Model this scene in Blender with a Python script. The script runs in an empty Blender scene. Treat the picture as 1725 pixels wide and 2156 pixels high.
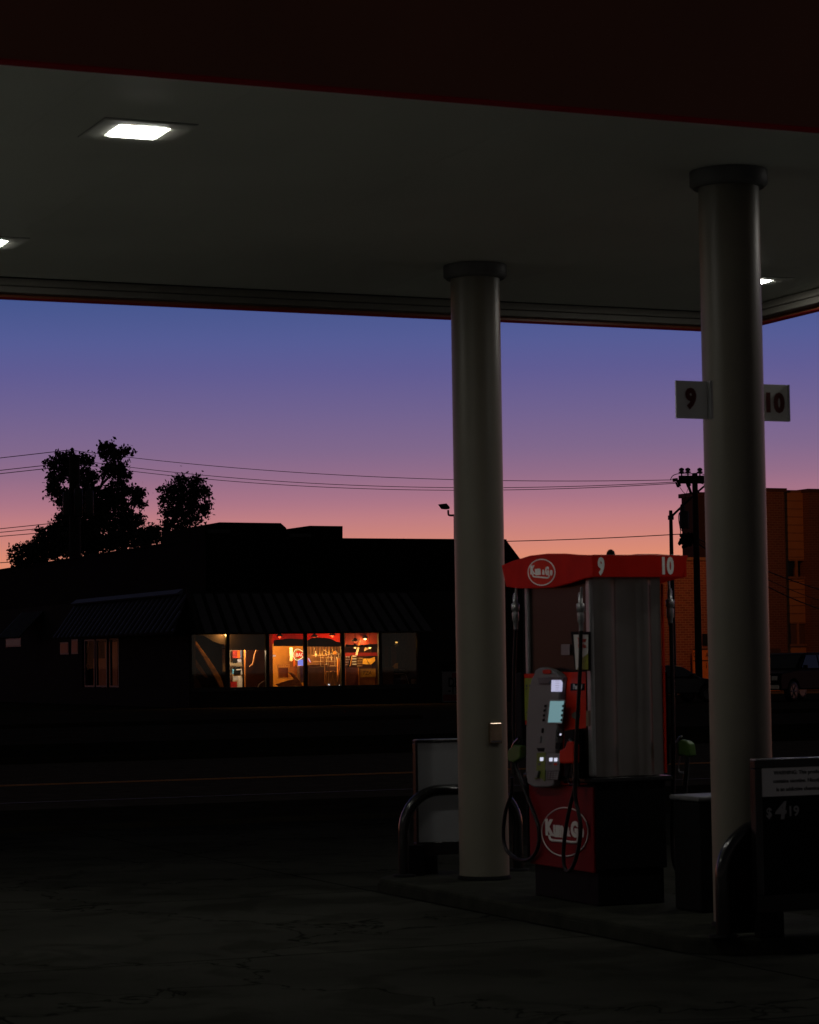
import bpy, math, random
from mathutils import Vector, Matrix
random.seed(7)
PI=math.pi
scene=bpy.context.scene
COL=scene.collection
# ---------------------------------------------------------------- camera solve (used to read real positions off known planes)
F=5288.9; CX,CY=862.5,1078.0; EYE=1.7
YAW,PIT,ROL=[math.radians(a) for a in (23.638,3.4365,.8146)]
fw=Vector((math.sin(YAW)*math.cos(PIT),math.cos(YAW)*math.cos(PIT),math.sin(PIT)))
rt0=Vector((math.cos(YAW),-math.sin(YAW),0)); up0=rt0.cross(fw)
rt=rt0*math.cos(ROL)-up0*math.sin(ROL); up=rt0*math.sin(ROL)+up0*math.cos(ROL)
def ray(x,y): return fw+rt*((x-CX)/F)+up*((CY-y)/F)
O=Vector((0,0,EYE))
def onY(x,y,Y): r=ray(x,y); return O+r*(Y/r.y)
def onX(x,y,X): r=ray(x,y); return O+r*(X/r.x)
def onZ(x,y,z): r=ray(x,y); return O+r*((z-EYE)/r.z)
def atD(x,y,d): return O+ray(x,y)*d

cam=bpy.data.cameras.new('camera'); co=bpy.data.objects.new('camera',cam); COL.objects.link(co)
M=Matrix((rt,up,-fw)).transposed().to_4x4(); M.translation=O
co.matrix_world=M
cam.sensor_fit='VERTICAL'; cam.sensor_height=30; cam.lens=F/2156*30
cam.clip_start=.1; cam.clip_end=3000
cam.dof.use_dof=True; cam.dof.focus_distance=95; cam.dof.aperture_fstop=9
scene.camera=co

# ---------------------------------------------------------------- materials
MATS={}
def mat(name,col,rough=.6,metal=0,var=.15,scale=6,bump=0,spec=.5,emit=None,es=0,coat=0,bscale=None,tint=None):
    if name in MATS: return MATS[name]
    m=bpy.data.materials.new(name); m.use_nodes=True; nt=m.node_tree; b=nt.nodes['Principled BSDF']
    b.inputs['Roughness'].default_value=rough; b.inputs['Metallic'].default_value=metal
    b.inputs['Specular IOR Level'].default_value=spec
    if coat: b.inputs['Coat Weight'].default_value=coat; b.inputs['Coat Roughness'].default_value=.08
    tc=nt.nodes.new('ShaderNodeTexCoord')
    n=nt.nodes.new('ShaderNodeTexNoise'); n.inputs['Scale'].default_value=scale; n.inputs['Detail'].default_value=6
    nt.links.new(tc.outputs['Object'],n.inputs['Vector'])
    r=nt.nodes.new('ShaderNodeValToRGB'); cr=r.color_ramp
    cr.elements[0].position=.3; cr.elements[1].position=.72
    c0=[c*(1-var) for c in col]; c1=[min(1,c*(1+var)) for c in col]
    if tint: c0=[c*t for c,t in zip(c0,tint)]
    cr.elements[0].color=(*c0,1); cr.elements[1].color=(*c1,1)
    nt.links.new(n.outputs['Fac'],r.inputs['Fac']); nt.links.new(r.outputs['Color'],b.inputs['Base Color'])
    if bump:
        n2=nt.nodes.new('ShaderNodeTexNoise'); n2.inputs['Scale'].default_value=bscale or scale*8; n2.inputs['Detail'].default_value=4
        nt.links.new(tc.outputs['Object'],n2.inputs['Vector'])
        bp=nt.nodes.new('ShaderNodeBump'); bp.inputs['Strength'].default_value=bump; bp.inputs['Distance'].default_value=.02
        nt.links.new(n2.outputs['Fac'],bp.inputs['Height']); nt.links.new(bp.outputs['Normal'],b.inputs['Normal'])
    if emit: b.inputs['Emission Color'].default_value=(*emit,1); b.inputs['Emission Strength'].default_value=es
    MATS[name]=m; return m
def brick(name,c1,c2,mortar,sx=1.0):
    m=bpy.data.materials.new(name); m.use_nodes=True; nt=m.node_tree; b=nt.nodes['Principled BSDF']; b.inputs['Roughness'].default_value=.85
    tc=nt.nodes.new('ShaderNodeTexCoord'); sp=nt.nodes.new('ShaderNodeSeparateXYZ'); nt.links.new(tc.outputs['Object'],sp.inputs[0])
    ad=nt.nodes.new('ShaderNodeMath'); nt.links.new(sp.outputs['X'],ad.inputs[0]); nt.links.new(sp.outputs['Y'],ad.inputs[1])
    cb=nt.nodes.new('ShaderNodeCombineXYZ'); nt.links.new(ad.outputs[0],cb.inputs['X']); nt.links.new(sp.outputs['Z'],cb.inputs['Y'])
    br=nt.nodes.new('ShaderNodeTexBrick'); nt.links.new(cb.outputs[0],br.inputs['Vector'])
    br.inputs['Color1'].default_value=(*c1,1); br.inputs['Color2'].default_value=(*c2,1); br.inputs['Mortar'].default_value=(*mortar,1)
    br.inputs['Scale'].default_value=sx; br.inputs['Brick Width'].default_value=.32; br.inputs['Row Height'].default_value=.125; br.inputs['Mortar Size'].default_value=.014
    nt.links.new(br.outputs['Color'],b.inputs['Base Color'])
    bp=nt.nodes.new('ShaderNodeBump'); bp.inputs['Strength'].default_value=.6; nt.links.new(br.outputs['Fac'],bp.inputs['Height']); bp.invert=True
    nt.links.new(bp.outputs['Normal'],b.inputs['Normal'])
    MATS[name]=m; return m
def glass(name,tintc=(1,1,1),gl=.06,rough=.02):
    m=bpy.data.materials.new(name); m.use_nodes=True; nt=m.node_tree; nt.nodes.remove(nt.nodes['Principled BSDF'])
    t=nt.nodes.new('ShaderNodeBsdfTransparent'); g=nt.nodes.new('ShaderNodeBsdfGlossy'); x=nt.nodes.new('ShaderNodeMixShader')
    n=nt.nodes.new('ShaderNodeTexNoise'); n.inputs['Scale'].default_value=1.5
    r=nt.nodes.new('ShaderNodeMapRange'); r.inputs['To Min'].default_value=gl*.6; r.inputs['To Max'].default_value=gl*1.4
    nt.links.new(n.outputs['Fac'],r.inputs['Value']); nt.links.new(r.outputs[0],x.inputs[0])
    t.inputs[0].default_value=(*tintc,1); g.inputs['Roughness'].default_value=rough
    nt.links.new(t.outputs[0],x.inputs[1]); nt.links.new(g.outputs[0],x.inputs[2]); nt.links.new(x.outputs[0],nt.nodes['Material Output'].inputs[0])
    MATS[name]=m; return m
def glow(name,col,s,var=.1,scale=30):
    return mat(name,(.02,.02,.02),.4,emit=col,es=s)

white_deck=mat('white_deck',(.84,.88,.76),.5,var=.05,scale=.8)
col_paint=mat('column_paint',(.195,.180,.138),.42,var=.06,scale=3,bump=.04)
dark_flange=mat('dark_flange',(.13,.13,.12),.5)
fascia_red=mat('fascia_red',(.25,.075,.030),.4,var=.1,scale=1)
lip_red=mat('lip_red',(.15,.012,.014),.7,spec=.05,emit=(1,.03,.05),es=.006)
red=mat('red_vinyl',(.55,.02,.002),.5,spec=.2,var=.08,scale=4)
deep_red=mat('deep_red',(.17,.001,.002),.5,spec=.2,var=.1,scale=4)
cap_red=mat('cap_red',(.40,.008,.002),.6,spec=.12,emit=(.62,.012,.004),es=.035)
letter_white=mat('letter_white',(.7,.7,.66),.4,var=.03)
cap_letter=mat('cap_letter',(.6,.6,.56),.4,emit=(.7,.68,.62),es=.06)
black=mat('black_paint',(.006,.006,.0065),.25,var=.1,coat=.4)
black_matte=mat('black_matte',(.004,.004,.0042),.7,spec=.15)
rubber=mat('black_rubber',(.006,.006,.006),.45,spec=.3)
steel=mat('brushed_steel',(.34,.33,.31),.36,metal=1,var=.12,scale=3)
alu=mat('dull_aluminium',(.42,.43,.43),.42,metal=.75)
grey_plastic=mat('grey_plastic',(.17,.175,.18),.5,var=.05)
dark_plastic=mat('dark_grey_plastic',(.10,.10,.11),.5)
green=mat('green_plastic',(.055,.12,.015),.5)
olive=mat('olive_label',(.22,.26,.03),.5,var=.15,scale=12)
paper=mat('pale_card',(.55,.55,.52),.55,var=.05)
grey_panel=mat('grey_back_panel',(.25,.255,.26),.45,var=.1,scale=2)
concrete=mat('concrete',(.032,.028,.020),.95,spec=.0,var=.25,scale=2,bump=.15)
asphalt=mat('asphalt',(.115,.097,.072),.95,spec=.0,var=.25,scale=3,bump=.3,bscale=60)
lot=mat('lot_asphalt',(.06,.052,.040),.95,spec=.0,var=.25,scale=1)
grass_m=mat('dark_grass',(.022,.022,.012),.95,spec=.0,var=.4,scale=3,bump=.4)
yellow_paint=mat('yellow_road_paint',(.95,.34,.03),.8,spec=.05,var=.35,scale=4)
white_paint=mat('white_road_paint',(.30,.26,.22),.7,var=.4,scale=4)
stucco=mat('dark_stucco',(.032,.030,.028),.95,spec=.1,var=.15,scale=1.2,bump=.1)
roof_dark=mat('roof_dark',(.007,.0065,.0065),.95,spec=.1,var=.2,scale=1)
awn_m=mat('awning_metal',(.075,.08,.115),.45,metal=.3,var=.12)
awn_dark=mat('awning_dark',(.006,.006,.007),.8,spec=.1,var=.12)
flash_m=mat('flashing_metal',(.10,.12,.19),.5,metal=.2,var=.08)
frame_dark=mat('window_frame_dark',(.012,.011,.010),.5)
bark=mat('bark',(.03,.022,.016),.9,var=.3)
leaf_a=mat('leaf_dark',(.012,.016,.008),.7,var=.3,scale=1)
wood_pole=mat('pole_wood',(.02,.016,.013),.85,var=.3)
metal_dark=mat('dark_metal',(.03,.03,.033),.5,metal=.3)
brick_m=brick('orange_brick',(.30,.095,.06),(.20,.06,.04),(.36,.22,.15))
brick_d=brick('brown_brick',(.13,.045,.03),(.10,.035,.022),(.16,.10,.07))
clad=mat('clay_cladding',(.36,.17,.065),.7,var=.12,scale=.6)
glass_dark=mat('dark_window_glass',(.008,.008,.008),.05,spec=.8)
glass_clear=glass('shop_glass')
glass_dim=glass('dim_side_glass',gl=.008)
car_glass=mat('car_glass',(.006,.008,.011),.04,spec=1)

# ---------------------------------------------------------------- mesh collector
class MB:
    def __init__(s): s.v=[]; s.f=[]; s.sm=[]
    def add(s,vs,fs,smooth=False):
        k=len(s.v); s.v+= [Vector(v) for v in vs]; s.f+=[[i+k for i in f] for f in fs]; s.sm+=[smooth]*len(fs); return s
    def box(s,a,b,rz=0,piv=None):
        x0,y0,z0=a; x1,y1,z1=b
        vs=[Vector(p) for p in ((x0,y0,z0),(x1,y0,z0),(x1,y1,z0),(x0,y1,z0),(x0,y0,z1),(x1,y0,z1),(x1,y1,z1),(x0,y1,z1))]
        if rz:
            piv=Vector(piv or ((x0+x1)/2,(y0+y1)/2,0)); R=Matrix.Rotation(rz,3,'Z'); vs=[R@(v-piv)+piv for v in vs]
        return s.add(vs,[(0,3,2,1),(4,5,6,7),(0,1,5,4),(1,2,6,5),(2,3,7,6),(3,0,4,7)])
    def hexa(s,vs): return s.add(vs,[(0,3,2,1),(4,5,6,7),(0,1,5,4),(1,2,6,5),(2,3,7,6),(3,0,4,7)])
    def prism(s,pts,d,smooth=False):
        n=len(pts); d=Vector(d); a=[Vector(p) for p in pts]; b=[p+d for p in a]
        return s.add(a+b,[tuple(range(n))[::-1],tuple(range(n,2*n))]+[(i,(i+1)%n,n+(i+1)%n,n+i) for i in range(n)])
    def lathe(s,c,prof,n=32,axis='Z'):
        c=Vector(c); vs=[];fs=[]
        for r,h in prof:
            for i in range(n):
                a=2*PI*i/n; q=(r*math.cos(a),r*math.sin(a),h)
                if axis=='X': q=(q[2],q[0],q[1])
                if axis=='Y': q=(q[0],q[2],q[1])
                vs.append(c+Vector(q))
        m=len(prof)
        for j in range(m-1):
            for i in range(n): fs.append((j*n+i,j*n+(i+1)%n,(j+1)*n+(i+1)%n,(j+1)*n+i))
        s.add(vs,fs,True)
        s.add(vs[:n],[tuple(range(n))[::-1]]); s.add(vs[-n:],[tuple(range(n))]); return s
    def tube(s,pts,r,n=10,smooth=True,r2=None):
        P=[Vector(p) for p in pts]; m=len(P); vs=[]; prev=None
        for i,p in enumerate(P):
            t=(P[min(i+1,m-1)]-P[max(i-1,0)]); 
            if t.length<1e-9: t=Vector((0,0,1))
            t.normalize()
            if prev is None:
                ref=Vector((0,0,1)) if abs(t.z)<.9 else Vector((1,0,0)); u=t.cross(ref).normalized()
            else: u=(prev-t*prev.dot(t)); u=u.normalized() if u.length>1e-6 else t.orthogonal().normalized()
            prev=u; w=t.cross(u); rr=r if r2 is None else r+(r2-r)*i/(m-1)
            for k in range(n): a=2*PI*k/n; vs.append(p+u*rr*math.cos(a)+w*rr*math.sin(a))
        fs=[(i*n+k,i*n+(k+1)%n,(i+1)*n+(k+1)%n,(i+1)*n+k) for i in range(m-1) for k in range(n)]
        s.add(vs,fs,smooth); s.add(vs[:n],[tuple(range(n))[::-1]]); s.add(vs[-n:],[tuple(range(n))]); return s
    def build(s,name,m,parent=None,loc=None,bevel=0,**tags):
        me=bpy.data.meshes.new(name)
        base=Vector(loc) if loc is not None else (WL[parent.name] if parent else Vector((0,0,0)))
        me.from_pydata([tuple(v-base) for v in s.v],[],s.f); me.materials.append(m)
        me.polygons.foreach_set('use_smooth',s.sm); me.validate(); me.update()
        o=bpy.data.objects.new(name,me); COL.objects.link(o)
        if parent: o.parent=parent; o.location=base-WL[parent.name]; 
        else: o.location=base
        WL[o.name]=base.copy()
        if bevel:
            b=o.modifiers.new('bevel','BEVEL'); b.width=bevel; b.segments=2; b.limit_method='ANGLE'
        for k,v in tags.items(): o[k]=v
        return o
WL={}
def smoothpath(pts,n=8):
    P=[Vector(p) for p in pts]; out=[]
    for i in range(len(P)-1):
        a=P[max(i-1,0)];b=P[i];c=P[i+1];d=P[min(i+2,len(P)-1)]
        for k in range(n):
            t=k/n; out.append(.5*((2*b)+(c-a)*t+(2*a-5*b+4*c-d)*t*t+(3*b-a-3*c+d)*t**3))
    return out+[P[-1]]
def thing(name,label,cat,loc,group=None):
    o=bpy.data.objects.new(name,None); COL.objects.link(o); o.location=loc; o.empty_display_size=.2
    WL[o.name]=Vector(loc); o['label']=label; o['category']=cat
    if group: o['group']=group
    return o
def tagd(label,cat,group=None):
    d=dict(label=label,category=cat)
    if group: d['group']=group
    return d
def dup(root,loc,label,group=None):
    def cp(o,par):
        c=o.copy(); COL.objects.link(c)
        if par is not None: c.parent=par
        for ch in [x for x in bpy.data.objects if x.parent==o and x.name in KEEP]: cp(ch,c)
        return c
    kids={o.name for o in bpy.data.objects}
    global KEEP; KEEP=kids
    r=cp(root,None); r.location=loc; r['label']=label
    if group: r['group']=group
    WL[r.name]=Vector(loc); return r
KEEP=set()
def struct(name,mb,m,**k): return mb.build(name,m,kind='structure',**k)
def text_mb(mb,s,h,center,plane='Y-',sx=1.0,ext=.004,spacing=1.0,bold=0,shear=0,rot=0):
    cu=bpy.data.curves.new('t','FONT'); cu.body=s; cu.align_x='CENTER'; cu.align_y='CENTER'; cu.size=h/.73; cu.extrude=ext/2; cu.space_character=spacing
    cu.offset=bold; cu.resolution_u=3; cu.shear=shear
    o=bpy.data.objects.new('t',cu); me=bpy.data.meshes.new_from_object(o)
    c=Vector(center); vs=[]
    for v in me.vertices:
        x,y,z=v.co.x*sx,v.co.y,v.co.z
        x,y=x*math.cos(rot)-y*math.sin(rot),x*math.sin(rot)+y*math.cos(rot)
        vs.append(c+(Vector((x,-z,y)) if plane=='Y-' else Vector((-z,-x,y))))
    mb.add(vs,[tuple(p.vertices) for p in me.polygons])
    bpy.data.objects.remove(o); bpy.data.curves.remove(cu); bpy.data.meshes.remove(me); return mb

# ================================================================ ground, street
def sheet(name,pts,z,m,**k): return struct(name,MB().add([(x,y,z) for x,y in pts],[tuple(range(len(pts)))]),m,**k)
sheet('ground',[(-900,-300),(1500,-300),(1500,2500),(-900,2500)],-.03,lot)
# forecourt concrete with saw-cut joints and drip stains
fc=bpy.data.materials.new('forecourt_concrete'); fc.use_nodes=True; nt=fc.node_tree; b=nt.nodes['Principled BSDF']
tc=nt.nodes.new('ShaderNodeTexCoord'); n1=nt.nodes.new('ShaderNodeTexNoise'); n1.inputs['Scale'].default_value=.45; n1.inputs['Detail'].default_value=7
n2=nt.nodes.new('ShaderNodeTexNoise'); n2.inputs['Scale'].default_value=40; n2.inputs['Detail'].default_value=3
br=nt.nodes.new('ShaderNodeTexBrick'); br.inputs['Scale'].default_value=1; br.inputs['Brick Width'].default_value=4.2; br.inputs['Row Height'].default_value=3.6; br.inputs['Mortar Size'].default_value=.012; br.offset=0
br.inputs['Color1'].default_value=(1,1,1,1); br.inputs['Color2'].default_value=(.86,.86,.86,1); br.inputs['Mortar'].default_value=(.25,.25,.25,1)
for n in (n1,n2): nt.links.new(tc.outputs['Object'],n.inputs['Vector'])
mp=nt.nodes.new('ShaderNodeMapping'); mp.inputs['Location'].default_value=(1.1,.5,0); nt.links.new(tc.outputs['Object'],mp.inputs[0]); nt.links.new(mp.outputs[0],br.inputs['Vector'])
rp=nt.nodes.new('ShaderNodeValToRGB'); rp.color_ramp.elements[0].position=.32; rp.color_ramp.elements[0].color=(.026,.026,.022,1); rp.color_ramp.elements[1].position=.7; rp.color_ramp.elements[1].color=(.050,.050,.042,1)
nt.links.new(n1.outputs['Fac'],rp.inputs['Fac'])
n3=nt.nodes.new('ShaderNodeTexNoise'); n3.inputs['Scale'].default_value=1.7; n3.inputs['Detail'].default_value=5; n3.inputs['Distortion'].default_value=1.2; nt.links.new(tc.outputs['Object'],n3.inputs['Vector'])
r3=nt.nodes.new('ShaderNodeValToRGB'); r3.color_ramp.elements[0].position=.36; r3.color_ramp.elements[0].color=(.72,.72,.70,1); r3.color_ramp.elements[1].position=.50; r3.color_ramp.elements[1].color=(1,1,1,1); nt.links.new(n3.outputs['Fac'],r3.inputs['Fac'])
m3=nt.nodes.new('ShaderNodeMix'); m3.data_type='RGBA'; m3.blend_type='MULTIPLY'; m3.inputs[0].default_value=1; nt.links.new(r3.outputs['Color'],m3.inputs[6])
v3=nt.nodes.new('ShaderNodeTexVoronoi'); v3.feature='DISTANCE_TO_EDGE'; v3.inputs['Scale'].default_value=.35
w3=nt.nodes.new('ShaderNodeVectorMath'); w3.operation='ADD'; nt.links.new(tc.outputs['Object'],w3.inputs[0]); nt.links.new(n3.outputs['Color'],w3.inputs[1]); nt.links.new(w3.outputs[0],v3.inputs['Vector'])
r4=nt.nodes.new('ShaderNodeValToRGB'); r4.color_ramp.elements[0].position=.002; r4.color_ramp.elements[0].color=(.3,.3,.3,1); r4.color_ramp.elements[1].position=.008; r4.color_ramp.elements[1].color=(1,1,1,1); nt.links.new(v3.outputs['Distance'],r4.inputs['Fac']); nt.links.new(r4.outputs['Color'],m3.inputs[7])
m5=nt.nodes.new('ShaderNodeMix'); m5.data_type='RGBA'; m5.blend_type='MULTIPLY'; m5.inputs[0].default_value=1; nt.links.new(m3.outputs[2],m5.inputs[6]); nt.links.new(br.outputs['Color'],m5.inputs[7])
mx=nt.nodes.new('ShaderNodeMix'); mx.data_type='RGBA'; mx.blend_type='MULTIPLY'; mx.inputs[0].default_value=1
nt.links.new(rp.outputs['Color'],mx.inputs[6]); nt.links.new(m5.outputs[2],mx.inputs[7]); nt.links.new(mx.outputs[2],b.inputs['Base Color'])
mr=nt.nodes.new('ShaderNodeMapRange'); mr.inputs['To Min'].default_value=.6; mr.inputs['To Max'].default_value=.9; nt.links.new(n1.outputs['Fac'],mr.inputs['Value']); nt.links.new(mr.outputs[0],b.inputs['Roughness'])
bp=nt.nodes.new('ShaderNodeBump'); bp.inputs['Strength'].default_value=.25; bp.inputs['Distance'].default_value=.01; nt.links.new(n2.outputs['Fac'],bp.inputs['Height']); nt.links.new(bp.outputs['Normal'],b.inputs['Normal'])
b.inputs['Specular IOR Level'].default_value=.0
sheet('bounce_slab',[(-30,-18),(60,-18),(60,9.0),(2.3,9.0),(2.3,24),(-30,24)],.004,mat('bounce_concrete',(.54,.54,.50),.8,var=.12,scale=1,bump=.1))  # unseen pale slab added to bounce lamp light onto the ceiling
sheet('side_bounce_slab',[(11.7,9.004),(60,9.004),(60,18.2),(11.7,18.2)],.004,MATS['bounce_concrete'])  # second added slab, bouncing light up at the right
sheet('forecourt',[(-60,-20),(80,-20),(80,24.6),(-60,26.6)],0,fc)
# grass verge and pavement between forecourt and street
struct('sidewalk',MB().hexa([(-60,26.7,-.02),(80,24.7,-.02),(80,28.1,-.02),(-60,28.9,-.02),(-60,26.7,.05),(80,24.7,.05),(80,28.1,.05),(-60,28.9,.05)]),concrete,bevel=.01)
struct('near_kerb',MB().hexa([(-60,28.92,-.1),(80,28.12,-.1),(80,28.27,-.1),(-60,29.07,-.1),(-60,28.92,.06),(80,28.12,.06),(80,28.27,.06),(-60,29.07,.06)]),concrete,bevel=.02)
sheet('street',[(-100,29.1),(200,28.3),(200,47),(-100,43)],-.02,asphalt)
def line(name,y0,m,w=.17,z=-.014):
    mb=MB()
    for dy in ((0,.27) if m is yellow_paint else (0,)):
        a=(6,y0-.04*6+dy); c=(200,y0-.04*200+dy) if False else None
        mb.add([(-60,y0+dy+.9,z),(120,y0+dy-2.0,z),(120,y0+dy-2.0+w,z),(-60,y0+dy+.9+w,z)],[(0,1,2,3)])
    struct(name,mb,m)
line('yellow_road_line',36.35,yellow_paint)
line('white_road_line',31.75,white_paint,.1)
struct('far_kerb',MB().hexa([(-100,42.9,-.1),(200,46.9,-.1),(200,47.1,-.1),(-100,43.1,-.1),(-100,42.9,.10),(200,46.9,.10),(200,47.1,.10),(-100,43.1,.10)]),concrete,bevel=.03)
gr=sheet('lawn',[(-100,43.1),(200,47.1),(200,56),(-100,53)],.03,grass_m)
sheet('restaurant_lot',[(-100,53),(200,56),(200,300),(-100,300)],0,lot)
struct('lot_curb',MB().box((-20,70,-.02),(31,70.3,.12)).box((40,66,-.02),(70,66.3,.12)),concrete,bevel=.03)

# ================================================================ pump island
XI=7.93; HI=.10
isl=thing('pump_island','low raised concrete island under the fuel dispenser','pump island',(XI,15,0))
mb=MB(); pts=[]
for i in range(25): a=PI+PI*i/24; pts.append((XI+.62*math.cos(a),12.9+.45*math.sin(a),0))
for i in range(25): a=PI*i/24; pts.append((XI+.62*math.cos(a),17.3+.45*math.sin(a),0))
mb.prism(pts,(0,0,HI)); mb.build('concrete_pad',mat('island_concrete',(.030,.031,.024),.95,spec=.02,var=.3),isl,bevel=.02)
mb=MB(); mb.prism([(XI+(p[0]-XI)*1.015,p[1]+(.008 if p[1]>15 else -.008),.004) for p in pts],(0,0,.062)); mb.build('steel_edging',MATS['island_concrete'],isl)

# ================================================================ canopy
ZC,ZF=4.667,4.519; YF,YB=11.315,18.67; XR=11.26; XL=-9
can=thing('canopy','large flat station canopy with pale deck and dark red fascia','canopy',(XI,15,ZF))
deck=MB(); n=24
w=(XR-.12-(XL))/n
mb=MB()
for i in range(n):   # deck pans run front to back with fine seams
    x0=XL+i*w; mb.box((x0+.0008,YF+.13,ZC),(x0+w-.0008,YB-.1,ZC+.08))
mb.box((XL,YF+.12,ZC+.05),(XR-.1,YB-.1,ZC+.12))
mb.build('ceiling_deck',white_deck,can)
ZT=5.75
mb=MB().box((XL,YF,ZF+.012),(XR,YF+.06,ZT)); mb.build('front_fascia',fascia_red,can)
mb=MB().box((XL,YB,ZF+.012),(XR,YB+.05,ZT)); mb.build('back_fascia',fascia_red,can)
mb=MB().box((XR-.05,YF+.062,ZF+.012),(XR,YB-.002,ZT)); mb.build('side_fascia',fascia_red,can)
mb=MB().box((XL,YF-.012,ZF),(XR+.012,YF+.066,ZF+.011)).box((XL,YB-.006,ZF),(XR+.012,YB+.06,ZF+.011)).box((XR-.055,YF+.07,ZF),(XR+.012,YB-.01,ZF+.011)); mb.build('red_edge_trim',lip_red,can)
mb=MB()
mb.box((XL,YB-.10,ZF+.035),(XR-.06,YB-.004,ZC-.004)).box((XL,YB-.13,ZF+.085),(XR-.2,YB-.102,ZC-.004))
mb.box((XR-.16,YF+.08,ZF+.035),(XR-.054,YB-.11,ZC-.004)).box((XR-.19,YF+.08,ZF+.085),(XR-.164,YB-.14,ZC-.004))
mb.box((XL,YF+.068,ZF+.035),(XR-.17,YF+.12,ZC-.004))
mb.build('inner_trim',mat('trim_beige',(.20,.19,.16),.6,var=.05),can,bevel=.006)
mb=MB().box((XL,YB-.139,ZC-.008),(XR-.2,YB-.131,ZC-.001)).box((XL,YB-.1015,ZF+.082),(XR-.2,YB-.1005,ZF+.086)); mb.build('seam_gap',black_matte,can)
mb=MB().box((XL,YF+.07,ZT-.3),(XR-.06,YB-.01,ZT-.22)); mb.build('roof_sheet',roof_dark,can)

# ================================================================ ceiling lamps
LAMP=72
lamp_m=mat('lamp_lens',(.8,.8,.8),.3,emit=(1,.965,.90),es=LAMP)
def ceiling_light(x,y,label):
    t=thing('ceiling_light',label,'ceiling light',(x,y,ZC),'square lamps recessed in the canopy ceiling')
    s=.134; h=.26
    mb=MB()
    mb.box((x-h,y-h,ZC-.012),(x+h,y-s-.012,ZC-.002)).box((x-h,y+s+.012,ZC-.012),(x+h,y+h,ZC-.002)).box((x-h,y-s-.012,ZC-.012),(x-s-.012,y+s+.012,ZC-.002)).box((x+s+.012,y-s-.012,ZC-.012),(x+h,y+s+.012,ZC-.002))
    mb.build('housing',mat('lamp_housing',(.80,.83,.73),.5,var=.03),t,bevel=.003)
    mb=MB()
    a=[(x-s,y-s),(x+s,y-s),(x+s,y+s),(x-s,y+s)]; b2=[(x+(p-x)*.97,y+(q-y)*.97) for p,q in a]
    mb.add([(p,q,ZC-.011) for p,q in a]+[(p,q,ZC-.0165) for p,q in b2],[(4,7,6,5)]+[(i,(i+1)%4,4+(i+1)%4,4+i) for i in range(4)]+[(0,1,2,3)])
    mb.build('lens',lamp_m,t)
    mb=MB(); e=.267
    for q in (((x-e,y+h+.001),(x+e,y+h+.006)),((x-e,y-h-.006),(x+e,y-h-.001)),((x-h-.006,y-h),(x-h-.001,y+h)),((x+h+.001,y-h),(x+h+.006,y+h))):
        mb.box((q[0][0],q[0][1],ZC-.005),(q[1][0],q[1][1],ZC-.0015))
    mb.build('gasket',mat('gasket_grey',(.34,.35,.31),.7),t)
    return t
LX=4.165; 
l0=ceiling_light(LX,13.20,'lit square ceiling lamp seen whole, high up toward the red fascia')
dup(l0,(4.254,17.058,ZC),'lit square ceiling lamp cut by the photo edge, near the far fascia')
dup(l0,(10.343,16.924,ZC),'lit square ceiling lamp peeking out behind the thick near column')
dup(l0,(10.343,13.20,ZC),'lit square ceiling lamp over the far lane, beyond the near column')
dup(l0,(-1.9,13.27,ZC),'lit square ceiling lamp over the left lane toward the front fascia')
dup(l0,(-1.9,17.05,ZC),'lit square ceiling lamp over the left lane toward the street')


# ================================================================ columns
def column(x,y,label):
    t=thing('canopy_column',label,'column',(x,y,HI),'round columns holding up the canopy')
    r=.185
    MB().lathe((x,y,0),[(r,HI+.03),(r,ZC-.10)],64).build('shaft',col_paint,t)
    MB().lathe((x,y,0),[(.215,ZC-.105),(.237,ZC-.085),(.237,ZC-.004)],64).build('flange',dark_flange,t)
    MB().lathe((x,y,0),[(.198,HI+.002),(.198,HI+.012),(r+.004,HI+.028)],48).build('base_collar',black_matte,t)
    return t
c1=column(7.9686,16.919,'pale round column behind the dispenser, with a small metal box low down')
C1=Vector((7.9686,16.919,0))
c2=dup(c1,(7.897,13.118,HI),'thick pale round column nearest, carrying the 9 and 10 plates')
# electrical box on far column
pa=onY(1028,1522,16.74); pb=onY(1054,1565,16.74)
bx=MB().box((pa.x,16.705,pb.z),(pb.x,16.80,pa.z)).build('switch_box',mat('box_steel',(.55,.42,.30),.22,metal=1,var=.3,scale=9),c1,bevel=.006)
MB().box((pa.x+.008,16.701,pb.z+.01),(pb.x-.008,16.7045,pb.z+.022)).build('name_strip',dark_plastic,bx)

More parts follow.
